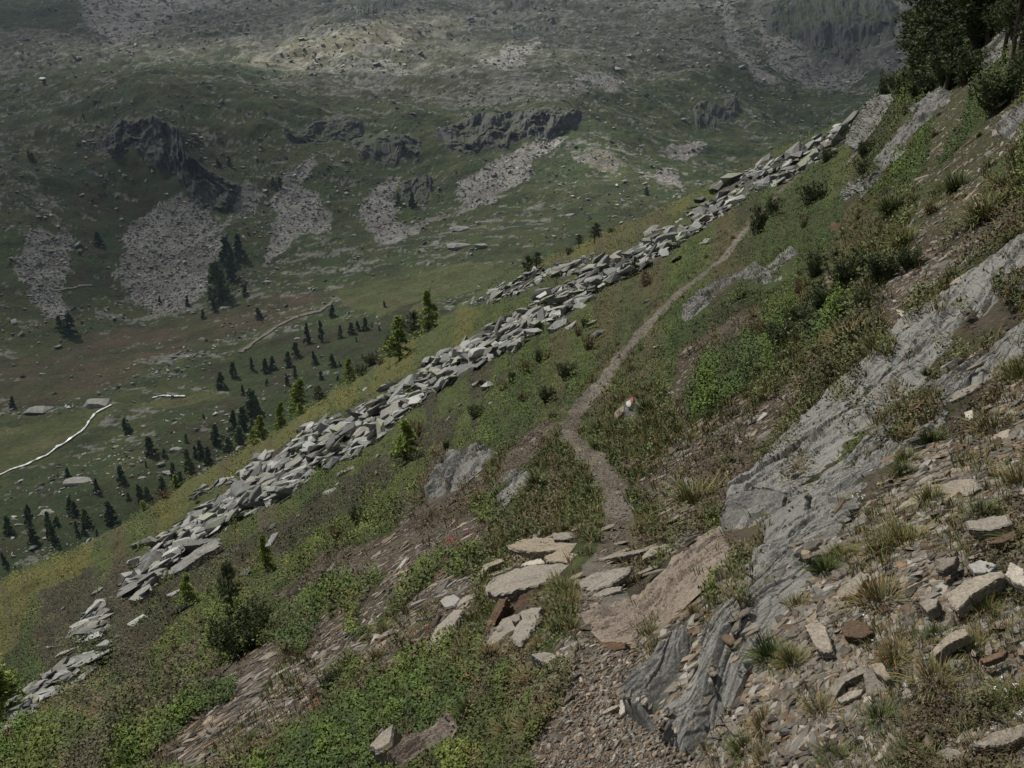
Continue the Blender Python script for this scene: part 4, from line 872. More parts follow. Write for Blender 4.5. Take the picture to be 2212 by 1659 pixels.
# grass
def tuft(r, n, h, spread, seg=3, w0=.012):
    V, F, G = [], [], []
    for k in range(n):
        a = r.uniform(0, 2 * np.pi); rad = spread * r.random() ** .6 * .35; c = np.array([math.cos(a) * rad, math.sin(a) * rad, 0]); L = h * r.uniform(.55, 1.1); lean = r.uniform(.15, 1.15) * (.4 + rad / (spread * .35 + 1e-6)) * .8
        dr = np.array([math.cos(a + r.normal() * .5), math.sin(a + r.normal() * .5), 0]); sd_ = np.array([-dr[1], dr[0], 0]); q = len(V)
        dry = r.random() < .3; g0 = np.array((1.9, 1.3, 1.3)) if dry else np.array((1., 1., 1.)); g0 = g0 * r.uniform(.7, 1.25); p = c.copy(); ang = lean * .35
        for s in range(seg + 1):
            w_ = w0 * (1 - s / seg) ** .7 * (1 if s < seg else 0)
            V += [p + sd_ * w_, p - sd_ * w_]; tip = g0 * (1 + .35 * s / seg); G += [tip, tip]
            ang += lean * .42; p = p + (np.array([0, 0, 1]) * math.cos(ang) + dr * math.sin(ang)) * L / seg
        for s in range(seg): a0 = q + 2 * s; F += [(a0, a0 + 1, a0 + 3), (a0, a0 + 3, a0 + 2)]
    return np.array(V), np.array(F), np.array(G)
GB = [tuft(rng, 9, 1.0, 1.3, 2, .035) for _ in range(8)]
m = choose({GRASS: .42, SPARSE: .16, HEATH: .06, GREEN: .05, DEBRIS: .06, MOSS: .05}); idx = np.where(m)[0]
idx = idx[fbm(X[idx] / (d[idx] * .05), Y[idx] / (d[idx] * .05), 3, 431) > np.where(zn[idx] == GRASS, -.5, .0)]; nn = len(idx)
lg = np.clip(rng.uniform(.07, .16, nn), 3 * d[idx] / FPX, 13 * d[idx] / FPX)
bc = np.array([(.075, .095, .028), (.09, .098, .036), (.12, .108, .05)])[rng.choice(3, nn)] * rng.uniform(.6, 1.1, (nn, 1))
upv = norm(n_[idx] * .5 + np.array([-.15, 0, 1.0])); Mf = tilt(frame_from(upv, rng.normal(size=(nn, 3))), .2)
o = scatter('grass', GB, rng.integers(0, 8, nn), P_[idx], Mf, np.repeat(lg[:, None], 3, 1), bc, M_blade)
tag(o, kind='stuff'); o['label'] = 'rough alpine grass growing between the stones'; o['category'] = 'grass'

# far side: scattered rocks as one mass
px = rng.uniform(-40, 1060, 230000); py = rng.uniform(-40, 620, 230000); a_, b_, ok = cast(px, py, 'far'); X2, Y2 = a_[ok], b_[ok]; Z2 = h_far(X2, Y2); d2 = np.sqrt(X2 ** 2 + Y2 ** 2 + Z2 ** 2)
z2 = zones_far(X2, Y2, Z2); cl = fbm(X2 / 45, Y2 / 45, 4, 511, .65)
pr = np.array([.11, .80, .06, .012, .035, .20, .05, .22, .14])[z2] * np.where(z2 == F_SCREE, 1, np.clip(.5 + 1.7 * cl, .04, 2.2))
idx = np.where(rng.random(len(X2)) < pr)[0]; nn = len(idx); lg = np.exp(rng.normal(math.log(1.9), .40, nn)) * d2[idx] / FPX
lg[z2[idx] == F_SCREE] *= .72
FR = [hull_rock(rng, 8, (1.3, 1.0, .6)) for _ in range(10)]
bc = np.array([(.26, .25, .23), (.36, .355, .32), (.19, .185, .18)])[rng.choice(3, nn)] * rng.uniform(.6, 1.25, (nn, 1)); bc = bc
Mf = tilt(np.tile(np.eye(3), (nn, 1, 1)), .5) @ rot_about(None, rng.uniform(0, 6, nn))
o = scatter('distant_rubble', FR, rng.integers(0, 10, nn), np.stack([X2[idx], Y2[idx], Z2[idx] + lg * .25], 1), Mf, lg[:, None] * rng.uniform(.7, 1.5, (nn, 3)) * np.array([1.25, 1, .8]), bc, M_farstone)
tag(o, kind='stuff'); o['label'] = 'grey rubble and blocks strewn over the far mountainside'; o['category'] = 'rubble'
print('BASE DONE')
# ------------------------------------------------------------------ grass tufts
TF = []
for k, (n, sp, gcol) in enumerate([(230, 1.0, (.06, .085, .020)), (260, 1.2, (.095, .11, .035)), (220, 1.1, (.13, .12, .05)), (240, .9, (.045, .07, .018)), (200, 1.3, (.11, .115, .045))]):
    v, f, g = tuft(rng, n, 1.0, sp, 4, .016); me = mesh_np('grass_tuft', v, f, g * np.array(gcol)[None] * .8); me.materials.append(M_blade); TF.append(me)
def add_tuft(P, hm, k, lb, grp=None, nn_=None):
    o = ob('grass_tuft', TF[k]); up = norm(np.array([0, 0, 1.0]) * .7 + (nn_ if nn_ is not None else np.zeros(3)) * .5 + np.array([-.1, -.1, 0]))
    fr = frame_from(up[None], np.array([[math.cos(hm * 99), math.sin(hm * 99), 0]]))[0]; place(o, P - up * hm * .06, fr, (hm * 1.15, hm * 1.15, hm)); tag(o, lb, 'grass tuft', grp)
TL = [
 (C6,100,1600,250,1,'biggest grass tuft, bushy, at the lower end of the long grey outcrop'),(C5,590,960,210,3,'dark green tuft with hanging dead blades right of the big outcrop'),(C5,1290,560,240,2,'tall straw coloured tuft above the single white flower'),
 (C5,1430,230,210,1,'upright green tuft above the tall straw coloured one'),(C5,1290,290,170,4,'yellowish tuft left of the upright green one'),(C5,1650,1090,190,4,'drooping grey green tuft below the long tilted slab'),
 (C5,830,370,130,3,'small dark tuft beside the grey platy slab'),(C5,1300,1370,150,3,'fresh green tuft near the bottom of the debris'),(C5,1970,600,140,1,'tuft growing over the large striped slab'),(C5,770,590,120,4,'yellow green tuft on the right rim of the big outcrop'),
 (C5,920,1330,180,2,'withered tuft below the V of slabs'),(C5,1110,290,110,1,'small tuft right of the grey platy slab'),(C5,580,430,90,2,'orange dry tuft on top of the big outcrop'),(C5,2190,170,130,1,'tuft at the right edge below the striped grey slab'),
 (C6,2020,1080,180,4,'bristly tuft near the dark triangular stone'),(C6,2190,800,170,1,'green tuft at the right edge above the bristly one'),(C6,2200,1460,190,4,'tuft at the right edge level with the pale topped slab'),(C6,910,600,150,4,'straw tuft hanging over the bank above the outcrop'),
 (C6,1090,560,190,2,'tall pale tuft on the bank below the dwarf pines'),(C6,1050,700,110,2,'drooping tuft under the tall pale one'),(C6,1270,620,130,1,'round tuft on the upper rim of the grey outcrop'),(C6,400,310,100,3,'tuft on the dark rock ridge'),
 (C6,1450,1350,120,1,'tuft in the gap of the long grey outcrop'),(C6,1320,1140,120,2,'mossy golden tuft in the middle of the grey outcrop'),(C3,1360,1390,170,3,'dark mop shaped tuft high on the right slope'),(C3,1960,1400,200,1,'large soft tuft on the upper right slope'),
 (C3,2060,1180,100,2,'pale tuft under the green bush at the upper right'),(C3,1780,1200,160,3,'tall tuft with dead base on the upper right slope'),(C3,1450,1590,150,1,'hummock of grass right of the mop shaped tuft'),(C3,1620,1380,100,4,'pale little tuft between two darker ones on the upper slope'),
 (C1,1235,1460,150,3,'dark green tuft on the left shoulder of the footpath bend'),(C1,870,1560,120,4,'round brownish tuft above the dark leaning rib'),(C1,1630,1090,100,3,'left one of two dark tufts below the marker stone'),(C1,1700,1120,90,3,'right one of two dark tufts below the marker stone'),
 (C1,1610,1200,80,3,'low dark tuft hanging over the footpath below the two dark ones'),(C1,1840,720,70,1,'tuft between the footpath and the grey bank above the marker'),(C1,1340,1050,80,3,'tuft on the left rim of the footpath at its narrowest'),(C1,1930,1000,130,3,'leaning dark tuft right of the marker stone'),
 (C4,1460,660,90,4,'flowering tuft in the middle of the footpath behind the slabs'),(C4,1130,900,110,4,'pale tuft at the foot of the sloping grey slab'),(C4,1250,890,100,2,'yellowish tuft right of the pale column shaped stone'),(C4,1060,1080,110,1,'bright tuft on the left edge of the footpath'),
 (C4,1210,1090,90,2,'dry tuft under the orange tan stone'),(C4,1060,1480,150,2,'tall dry tuft with seed stalks at the bottom edge'),(C4,1190,1570,130,4,'grass tuft right of the tall dry one at the bottom'),(C4,560,1480,180,3,'long bladed dark tuft in the green shrubs at the bottom left'),
 (C4,800,1280,170,3,'dark grass hanging below the steps wall'),(C4,1960,1240,110,3,'tuft in the cleft of the dark outcrop'),(C5,100,620,100,2,'golden moss tuft on the lower left of the big outcrop'),(C5,2050,1180,130,3,'dark tuft carrying white flowers'),(C5,1660,780,120,3,'loose green tuft with a pink flower'),
 (C5,120,1290,90,4,'small tuft at the foot of the big outcrop')]
for c, x, y, s, k, lb in TL:
    p = crop_xy(c, [(x, y)])[0]; P = pos(*p); hm = .85 * s * .45208 * .3449 * np.linalg.norm(P) / FPX
    add_tuft(P, hm, k, lb, None, nrm_near(P[:1], P[1:2])[0])
m = choose({DEBRIS: .0016, SPARSE: .0032, GRASS: .010, HEATH: .0012, TRAIL: .0001})
for i in np.where(m)[0][:170]:
    hm = float(np.clip(rng.uniform(.05, .14), 6 * d[i] / FPX, 20 * d[i] / FPX)); lb = {DEBRIS: 'small tuft of grass rooted in the bare debris', SPARSE: 'small grass tuft on the stony bank above the footpath', GRASS: 'small tuft of grass in the grassy patch', HEATH: 'small tuft of grass in the heath', TRAIL: 'small tuft of grass on the footpath'}[int(zn[i])] + side(i)
    add_tuft(P_[i], hm, int(rng.integers(5)), lb, lb.replace('tuft', 'tufts', 1), n_[i])

# ------------------------------------------------------------------ trees and dwarf pines
def needle(r, n=12, wd=.10, cone=.9):
    V, F, G = [], [], []
    for k in range(n):
        a = norm(r.normal(size=3) * cone + np.array([0, 0, .75])); b = norm(np.cross(a, r.normal(size=3))) * wd; q = len(V); L = r.uniform(.6, 1.1)
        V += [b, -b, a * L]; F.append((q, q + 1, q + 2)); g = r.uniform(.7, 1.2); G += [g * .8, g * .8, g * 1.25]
    return np.array(V), np.array(F), np.array(G)[:, None]
ND = [needle(rng, 14, .10) for _ in range(6)]; NL = [needle(rng, 10, .14, 1.3) for _ in range(6)]; NB = [needle(rng, 11, .30) for _ in range(6)]
def tubes(paths, k=5):
    V, F = [], []
    for pts, rad in paths:
        pts = np.array(pts, float); n = len(pts); b0 = len(V)
        for i in range(n):
            t = norm(pts[min(i + 1, n - 1)] - pts[max(i - 1, 0)]); a = norm(np.cross(t, (0.31, .9, .2))); b = np.cross(t, a)
            for j in range(k): an = 2 * math.pi * j / k; V.append(pts[i] + (a * math.cos(an) + b * math.sin(an)) * rad[i])
        for i in range(n - 1):
            for j in range(k): F.append((b0 + i * k + j, b0 + i * k + (j + 1) % k, b0 + (i + 1) * k + (j + 1) % k, b0 + (i + 1) * k + j))
    return np.array(V), np.array(F)
tb = NT('bark'); M_bark = tb.done(tb.mix((.09, .075, .06), tb.ramp(tb.noise(30, 5, .7), [(.3, .5), (.7, 1.6)]), 1.0, 'MULTIPLY'), .9)
def leafy(name, nds, P, D, size, col, r):
    P = np.array(P); n = len(P); M = frame_from(np.array(D), r.normal(size=(n, 3))); pick = r.integers(0, len(nds), n); VV, FF, CC, off = [], [], [], 0
    for i in range(n):
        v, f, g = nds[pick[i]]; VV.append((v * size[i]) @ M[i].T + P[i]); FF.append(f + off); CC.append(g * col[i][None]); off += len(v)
    return mesh_np(name, np.concatenate(VV), np.concatenate(FF), np.concatenate(CC))
def make_tree(kind, seed):
    r = np.random.default_rng(seed); wood = []; P, D, Sz, Cc = [], [], [], []
    def clump(p, d, s, c):
        P.append(p); D.append(norm(np.array(d))); Sz.append(s); Cc.append(np.array(c) * r.uniform(.75, 1.3))
    if kind in ('pine', 'larch', 'far', 'farlarch'):
        bend = r.normal(size=2) * .03; top = lambda h: np.array([bend[0] * math.sin(h * 3), bend[1] * math.sin(h * 2.5), h])
        wood.append(([top(h) for h in np.linspace(-.04, 1, 9)], [.026 * (1 - h) + .004 for h in np.linspace(0, 1, 9)]))
        nb = {'pine': 46, 'larch': 64, 'far': 40, 'farlarch': 40}[kind]; lo = {'pine': .26, 'larch': .05, 'far': .06, 'farlarch': .06}[kind]
        for b in range(nb):
            h = lo + (1 - lo) * (b + r.random()) / nb; a = r.uniform(0, 6.283)
            if kind == 'pine': L = .23 * (math.sin(min(1, (1.05 - h) / .55) * 1.57)) * r.uniform(.55, 1.15); up = .25
            elif kind == 'larch': L = .24 * (1.03 - h) ** .9 * r.uniform(.6, 1.15); up = -.05
            else: L = .24 * (1.05 - h) ** .85 * r.uniform(.7, 1.1); up = -.1
            dr = np.array([math.cos(a), math.sin(a), up]); p0 = top(h); p1 = p0 + dr * L + np.array([0, 0, .03 if kind == 'pine' else 0])
            wood.append(([p0, (p0 + p1) / 2 - (0, 0, .01), p1], [.007, .005, .002]))
            if kind == 'pine':
                for q in range(12): t = r.uniform(.3, 1.05); pp = p0 + (p1 - p0) * t + r.normal(size=3) * .024; clump(pp, dr * .5 + (0, 0, 1), r.uniform(.035, .058), (.072, .096, .038) if r.random() > .12 else (.11, .13, .05))
            elif kind == 'larch':
                for q in range(13): t = r.uniform(.25, 1.05); pp = p0 + (p1 - p0) * t + r.normal(size=3) * .013; clump(pp, dr + (0, 0, .3), r.uniform(.034, .052), (.19, .25, .05))
            else:
                cc = np.array((.050, .076, .036) if kind == 'far' else (.070, .105, .040)) * (1.0 + .6 * (seed % 3) / 2)
                for q in range(6): t = r.uniform(.35, 1.05); pp = p0 + (p1 - p0) * t + r.normal(size=3) * .015; clump(pp, dr + (0, 0, .2), r.uniform(.07, .11), cc)
        if kind in ('far', 'farlarch'): clump(top(.97), (0, 0, 1), .06, (.04, .06, .03))
    else:
        ns = 26
        for b in range(ns):
            a = r.uniform(0, 6.283); lean = r.uniform(.1, 1.0); L = r.uniform(.5, 1.0) * (1 - .25 * lean); o_ = np.array([math.cos(a), math.sin(a), 0]); p0 = o_ * r.uniform(0, .14)
            p1 = p0 + o_ * L * lean * .32 + (0, 0, L * .35); p2 = p1 + o_ * L * lean * .22 + (0, 0, L * .6)
            wood.append(([p0 - (0, 0, .05), p1, p2], [.014, .010, .004]))
            for q in range(16 if kind == 'bush' else 7):
                t = r.uniform(.2, 1.0); pp = (p0 + (p1 - p0) * t * 2 if t < .5 else p1 + (p2 - p1) * (t * 2 - 1)) + r.normal(size=3) * .045
                if kind == 'bush': clump(pp, (0, 0, 1) + o_ * .3, r.uniform(.07, .11), (.062, .086, .032) if r.random() > .15 else (.10, .12, .045))
                else: clump(pp, (0, 0, 1) + o_ * .3, r.uniform(.05, .09), (.19, .095, .05) if r.random() > .25 else (.10, .10, .04))
    nds = {'pine': ND, 'bush': ND, 'larch': NL, 'dead': NL, 'far': NB, 'farlarch': NB}[kind]
    v, f = tubes(wood, 6 if kind in ('pine', 'bush') else 4); tm = mesh_np('trunk', v, f, None, True); tm.materials.append(M_bark)
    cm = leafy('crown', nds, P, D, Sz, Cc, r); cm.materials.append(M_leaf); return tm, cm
TM = {k: [make_tree(k, 50 + 7 * j + len(k)) for j in range(n)] for k, n in (('pine', 4), ('larch', 3), ('bush', 4), ('dead', 2), ('far', 3), ('farlarch', 3))}
NM = {'pine': 'pine_tree', 'larch': 'larch_tree', 'bush': 'dwarf_pine', 'dead': 'withered_shrub', 'far': 'conifer', 'farlarch': 'conifer'}
CT = {'pine': 'pine tree', 'larch': 'larch tree', 'bush': 'dwarf pine', 'dead': 'withered shrub', 'far': 'conifer', 'farlarch': 'conifer'}
def add_tree(kind, x2, y2, hpx, wr, lb, grp=None, which='near', wnat=None):
    P = pos(x2, y2, which); dd = np.linalg.norm(P); h = hpx * S * dd / FPX * 1.04; nat = {'pine': .46, 'larch': .46, 'bush': 1.05, 'dead': 1.05, 'far': .46, 'farlarch': .46}[kind]
    e = empty(NM[kind], P, rng.uniform(0, 6.28)); wx = h * wr / nat; wx *= 1.25 if kind == 'larch' else 1; e.scale = (wx, wx, h); tm, cm = TM[kind][int(rng.integers(len(TM[kind])))]
    e.rotation_euler = (rng.normal() * .05, rng.normal() * .05, e.rotation_euler[2]); ob('trunk', tm, None, e); ob('crown', cm, None, e); tag(e, lb, CT[kind], grp)
def T(kind, c, x, y, h, wd, lb): p = crop_xy(c, [(x, y)])[0]; add_tree(kind, p[0], p[1], h * .3368, wd / h, lb)
T('pine', C3, 1490, 500, 480, 200, 'slender pine on the crest with a bare trunk and a tuft of crown'); T('pine', C3, 1640, 560, 560, 300, 'dense dark pine right behind the slender one')
T('pine', C3, 1760, 500, 560, 300, 'broad dark pine in the middle of the crest group'); T('pine', C3, 1880, 400, 520, 280, 'dark pine near the top edge right of the middle one')
T('pine', C3, 1990, 320, 460, 280, 'half cropped pine high at the top edge'); T('pine', C3, 2065, 450, 470, 200, 'left one of two thin trunked pines by the slab edge'); T('pine', C3, 2115, 470, 480, 220, 'right one of two thin trunked pines by the slab edge')
T('pine', C3, 1800, 330, 420, 280, 'pine squeezed between the broad pine and the one near the top edge'); T('pine', C3, 2080, 230, 420, 300, 'dark pine at the top edge above the two thin trunked ones'); T('bush', C3, 1960, 330, 230, 300, 'dwarf pine thicket under the half cropped pine'); T('bush', C3, 1740, 560, 220, 260, 'dwarf pine at the foot of the broad dark pine')
T('pine', C3, 2190, 330, 430, 300, 'pine cut off by the upper right corner'); T('pine', C3, 1560, 560, 330, 220, 'low bushy pine between the slender pine and the dense one'); T('pine', C3, 1700, 600, 300, 240, 'short pine in front of the broad dark pine')
T('bush', C3, 1330, 620, 170, 120, 'small dark pine standing alone on the crest left of the group'); T('bush', C3, 1430, 640, 180, 170, 'low dwarf pine at the foot of the slender pine'); T('bush', C3, 1540, 640, 200, 240, 'spreading dwarf pine below the crest pines')
T('bush', C3, 1850, 520, 230, 260, 'dwarf pine under the middle of the pine group'); T('bush', C3, 2020, 760, 260, 320, 'wide dark dwarf pine in the green slope at the upper right'); T('bush', C3, 2160, 660, 260, 220, 'dark dwarf pine at the right edge below the corner pine')
T('bush', C3, 1090, 900, 90, 90, 'small dark bush at the upper end of the blockfield'); T('bush', C3, 950, 1060, 110, 120, 'dark round bush beside the upper blockfield'); T('bush', C3, 1190, 1060, 120, 140, 'bush under the steep dark crag')
T('bush', C3, 490, 1540, 230, 160, 'columnar dark dwarf pine beside the upper footpath'); T('bush', C3, 590, 1420, 150, 120, 'smaller dwarf pine just above the columnar one'); T('bush', C3, 860, 1330, 180, 240, 'mounded dwarf pine left of the pale tongue of rock')
T('bush', C3, 1180, 1160, 110, 140, 'low bush between the crag and the pale tongue'); T('dead', C3, 1440, 770, 120, 90, 'orange withered shrub under the crest dwarf pines'); T('dead', C3, 790, 1500, 120, 90, 'orange withered shrub below the mounded dwarf pine')
T('bush', C6, 1080, 230, 260, 330, 'large dwarf pine with red blossoms beside it'); T('bush', C6, 900, 380, 200, 240, 'green bristly dwarf pine below the large one'); T('bush', C6, 1300, 190, 230, 320, 'dark dwarf pine at the right end of the row'); T('bush', C6, 640, 600, 180, 260, 'dark dwarf pine at the low end of the row')
T('bush', C6, 1050, 400, 140, 180, 'small bright dwarf pine hanging over the bank'); T('bush', C6, 860, 150, 180, 160, 'brownish dwarf pine next to the broken outcrop'); T('bush', C6, 1470, 110, 150, 200, 'low dwarf pine running into the grass at the right'); T('dead', C6, 500, 520, 130, 130, 'withered twiggy shrub left of the low dark dwarf pine'); T('dead', C6, 770, 260, 130, 90, 'orange dead branch in the dwarf pines')
T('bush', C6, 740, 480, 160, 220, 'dwarf pine in the middle of the row'); T('bush', C6, 1180, 330, 120, 160, 'tufty dwarf pine at the lower rim of the large one')
T('bush', C8, 1540, 930, 330, 430, 'big almost black dwarf pine with pale new shoots at the lower left'); T('bush', C8, 1420, 880, 200, 220, 'left lobe dwarf pine beside the big black one'); T('bush', C8, 1640, 800, 260, 240, 'dwarf pine reaching up behind the big black one')
T('pine', C8, 1495, 640, 290, 150, 'thin young pine rising behind the big black dwarf pine'); T('larch', C8, 1705, 380, 250, 110, 'bright green larch seedling below the blockfield'); T('larch', C8, 1215, 600, 190, 110, 'pale spindly larch seedling under the lowest boulders'); T('dead', C8, 2150, 180, 140, 120, 'red brown withered shrub right of the larch seedling')
T('bush', C8, 2130, 1180, 170, 200, 'dark bush beside the debris near the red flowers'); T('dead', C8, 2010, 1240, 90, 110, 'withered patch above the red flowers')
T('larch', C1, 380, 1330, 290, 190, 'half withered larch in the heath below the blockfield'); T('dead', C1, 450, 1180, 160, 140, 'orange shrub behind the half withered larch')
T('dead', C1, 1560, 610, 130, 120, 'largest orange shrub between blockfield and footpath'); T('dead', C1, 1150, 940, 90, 140, 'rust red shrub low in the heath'); T('dead', C1, 1170, 790, 110, 110, 'red brown shrub above the rust red one'); T('dead', C1, 1010, 890, 90, 110, 'brown shrub left of the rust red one'); T('dead', C1, 1930, 200, 110, 120, 'orange shrub near the upper footpath')
T('dead', C1, 1290, 680, 90, 90, 'brown shrub beside a small pine in the heath'); T('dead', C1, 1500, 520, 90, 80, 'small orange shrub just under the blockfield')
T('pine', C1, 1850, 130, 150, 70, 'tiny lone pine on the blockfield'); T('bush', C1, 1240, 720, 110, 70, 'upright young pine in the heath below the blockfield'); T('bush', C1, 1070, 850, 110, 60, 'narrow young pine left in the heath'); T('bush', C1, 1290, 930, 130, 150, 'dark dwarf pine above the footpath bend')
T('bush', C1, 1420, 770, 130, 180, 'dwarf pine in the heath below the orange shrub'); T('bush', C1, 630, 1400, 160, 150, 'dark dwarf pine at the upper end of the leaning rib'); T('bush', C1, 780, 1300, 100, 80, 'small dark pine right of the dwarf pine at the rib'); T('bush', C1, 650, 1240, 90, 60, 'tiny upright pine in the heath above the rib')
T('bush', C1, 840, 1050, 100, 130, 'greenish low dwarf pine in the middle heath'); T('bush', C1, 1540, 460, 80, 60, 'tiny pine just right of the blockfield middle')
T('pine', C1, 1175, 150, 140, 90, 'left one of two small pines on the crest above the blockfield'); T('pine', C1, 1230, 110, 110, 80, 'right one of two small pines on the crest above the blockfield'); T('larch', C1, 360, 660, 260, 190, 'bright larch on the crest with a dark pine at its foot')
T('larch', C1, 530, 520, 280, 170, 'tallest larch on the crest'); T('pine', C1, 450, 560, 190, 120, 'dark pine between the two larches on the crest'); T('pine', C1, 290, 660, 130, 90, 'dark little pine left of the bright larch'); T('larch', C1, 30, 840, 170, 100, 'larch at the left of the crest bushes')
T('bush', C1, 180, 720, 110, 120, 'dark reddish bush on the crest'); T('bush', C1, 110, 790, 100, 110, 'green bush on the crest next to the reddish one'); T('dead', C1, 235, 700, 60, 80, 'small orange shrub on the crest')
T('larch', C7, 1950, 990, 230, 150, 'pointed yellow green larch on the crest'); T('pine', C7, 2045, 975, 120, 90, 'dark pine right of the pointed larch'); T('larch', C7, 1810, 1120, 180, 90, 'feathery small larch left of the pointed one'); T('larch', C7, 1925, 1040, 90, 70, 'tiny larch between the feathery and the pointed one')
T('larch', C7, 1700, 1200, 160, 100, 'young larch on the crest over the dark valley slope'); T('larch', C7, 1630, 1230, 120, 80, 'smallest larch at the left of its neighbour on the crest'); T('larch', C7, 1120, 1520, 90, 60, 'little larch low on the crest'); T('larch', C7, 920, 1600, 90, 70, 'lowest little larch on the crest'); T('dead', C7, 1060, 1560, 60, 110, 'orange shrub strip on the low crest')
T('dead', C7, 1230, 1440, 50, 110, 'faint orange shrub on the crest'); T('pine', C2, 1600, 1560, 120, 80, 'small dark pine where the crest bends'); T('pine', C2, 1500, 1590, 80, 60, 'tiny dark pine left of where the crest bends'); T('bush', C2, 1440, 1635, 60, 60, 'dark bush low on the middle crest'); T('bush', C2, 1710, 1500, 60, 80, 'dark bush right of the small crest pine')
T('bush', C4, 80, 60, 140, 140, 'dark dwarf pine in the grass left of the alpine roses'); T('larch', C8, 10, 1400, 420, 260, 'soft green larch at the left edge')

# far trees
FT = [(478,650,95),(502,610,80),(492,570,60),(465,640,70),(520,560,55),(150,725,62),(130,715,40),(665,748,62),(697,745,66),(640,775,45),(620,795,50),(590,800,40),(480,835,50),(503,815,48),(545,800,40),(575,805,42),(275,935,42),(28,885,30),(410,1022,75),(432,985,50),(330,985,55),(240,1120,60),(190,1130,52),(375,1030,45),(470,960,60),(505,940,70),(530,930,66),(545,900,75),(120,1175,60),(75,1180,50),(150,1100,45),(300,1080,55),(210,1060,40),(262,1040,50),(350,1060,50),(560,905,50),(520,960,55),(450,1000,50),(390,1060,60),(320,1110,55),(60,1130,45),(20,1150,50),(735,740,40),(760,730,36),(680,790,40),(720,800,38),(640,820,40),(790,720,40),(720,690,30),(215,540,30),(65,350,22),(72,352,20),(320,300,18),(870,330,30),(890,450,35),(860,445,30),(925,405,26),(605,400,24),(590,395,20),(470,350,22),(495,345,22),(345,655,22),(405,660,24),(440,690,22),(465,675,28),(530,640,26),(560,690,26),(100,200,12),(180,250,14),(1445,480,20),(1290,510,22),(1395,430,20)]
for j in range(48):
    t = rng.random(); x = rng.uniform(-30, 900); base_y = np.interp(x, [-30, 215, 410, 560, 650, 850, 1000], [1270, 1160, 1035, 950, 895, 755, 655]); y = base_y - rng.uniform(4, 190) * (.35 + .65 * rng.random()); FT.append((x, y, rng.uniform(14, 50) * np.interp(y, [650, 1200], [.7, 1.0])))
for x, y, h in FT:
    k = 'far' if rng.random() < .7 else 'farlarch'
    lb = ('dark' if k == 'far' else 'lighter green') + ' conifer ' + ('on the far cliffs and screes' if y < 560 else 'on the valley floor beside the scree foot' if y < 720 else 'in the sparse valley wood behind the crest' if y < 900 else 'low in the valley wood at the left')
    add_tree(k, x, y, h * (.8 if y < 700 else .66), rng.uniform(.34, .78), lb, lb.replace('conifer', 'conifers'), 'far')

# ------------------------------------------------------------------ flowers
def leaf_mound(name, r, n, wd, h, cols, ls):
    V, F, Cc = [], [], []
    for k in range(n):
        a = r.uniform(0, 6.283); q = r.random() ** .5; c = np.array([math.cos(a) * q * wd, math.sin(a) * q * wd, h * (1 - q * q) * r.uniform(.5, 1)]); lv, lf, lg_ = LC[int(r.integers(10))]
        V.append(lv * ls + c); F.append(lf + len(lv) * k); Cc.append(lg_ * np.array(cols[int(r.integers(len(cols)))])[None])
    # LC clumps all have the same number of vertices
    return mesh_np(name, np.concatenate(V), np.concatenate(F), np.concatenate(Cc))
def blossoms(name, r, pts, s, n=7):
    V, F = [], []
    for p in pts:
        for k in range(n):
            c = np.array(p) + r.normal(size=3) * s * .8; a = norm(r.normal(size=3) + (0, -.6, .9)); u = norm(np.cross(a, r.normal(size=3))); v = np.cross(a, u); q = len(V); ps = 5; V.append(c)
            for j in range(ps * 2):
                an = math.pi * j / ps; rad = s * (.62 if j % 2 == 0 else .28); V.append(c + (u * math.cos(an) + v * math.sin(an)) * rad + a * s * .18)
            for j in range(ps * 2): F.append((q, q + 1 + j, q + 1 + (j + 1) % (ps * 2)))
    return mesh_np(name, np.array(V), np.array(F))
M_red = flatmat('rose_petal', (.55, .06, .11)); M_wht = flatmat('white_petal', (.85, .85, .85)); M_pnk = flatmat('pink_petal', (.7, .35, .42))
def flower_bush(c, x, y, wpx, blos, mat, lb, name, cat, lc=((.05, .085, .02), (.07, .09, .03), (.10, .07, .035)), n=150, bs=8):
    p = crop_xy(c, [(x, y)])[0]; P = pos(*p); dd = np.linalg.norm(P); k = .45208 * .3449 * dd / FPX; e = empty(name, P); r = np.random.default_rng(int(x)); wd = wpx * k / 2
    if n: ob('leaves', leaf_mound('leaves', r, n, wd, wd * .7, lc, max(wd * .16, 2.2 * dd / FPX)), M_leaf, e)
    pts = [np.array([bx * k, -.35 * wd, max(.02, -by * k * 1.05) + wd * .1]) for bx, by in blos]
    ob('blossoms', blossoms('blossoms', r, pts, bs * k, 6), mat, e); tag(e, lb, cat)
flower_bush(C4, 690, 250, 270, [(-10,-110),(20,-120),(-30,-95),(95,-150),(40,-75),(5,-100)], M_red, 'alpine rose bush with a red crown of blossoms above the steps', 'alpine_rose', 'alpine rose', bs=11)
flower_bush(C4, 640, 360, 130, [(10,-70),(0,-40),(20,-30)], M_red, 'small alpine rose bush with two red heads just below the big one', 'alpine_rose', 'alpine rose', bs=9)
flower_bush(C4, 630, 580, 90, [(5,-35),(12,-30)], M_red, 'red alpine rose touching the white quartz rock', 'alpine_rose', 'alpine rose', bs=9)
flower_bush(C4, 500, 830, 200, [(-45,-30),(40,-60),(35,-55)], M_red, 'low alpine rose left of the tall leaning slab', 'alpine_rose', 'alpine rose', bs=9)
flower_bush(C8, 2050, 1320, 160, [(0,-60),(20,-75),(-20,-55),(10,-35),(30,-50),(-10,-80)], M_red, 'alpine rose with a dense red head at the lower left debris', 'alpine_rose', 'alpine rose', bs=12)
flower_bush(C6, 1090, 190, 110, [(-10,-40),(15,-30)], M_red, 'alpine rose blooming in the large dwarf pine', 'alpine_rose', 'alpine rose', bs=10)
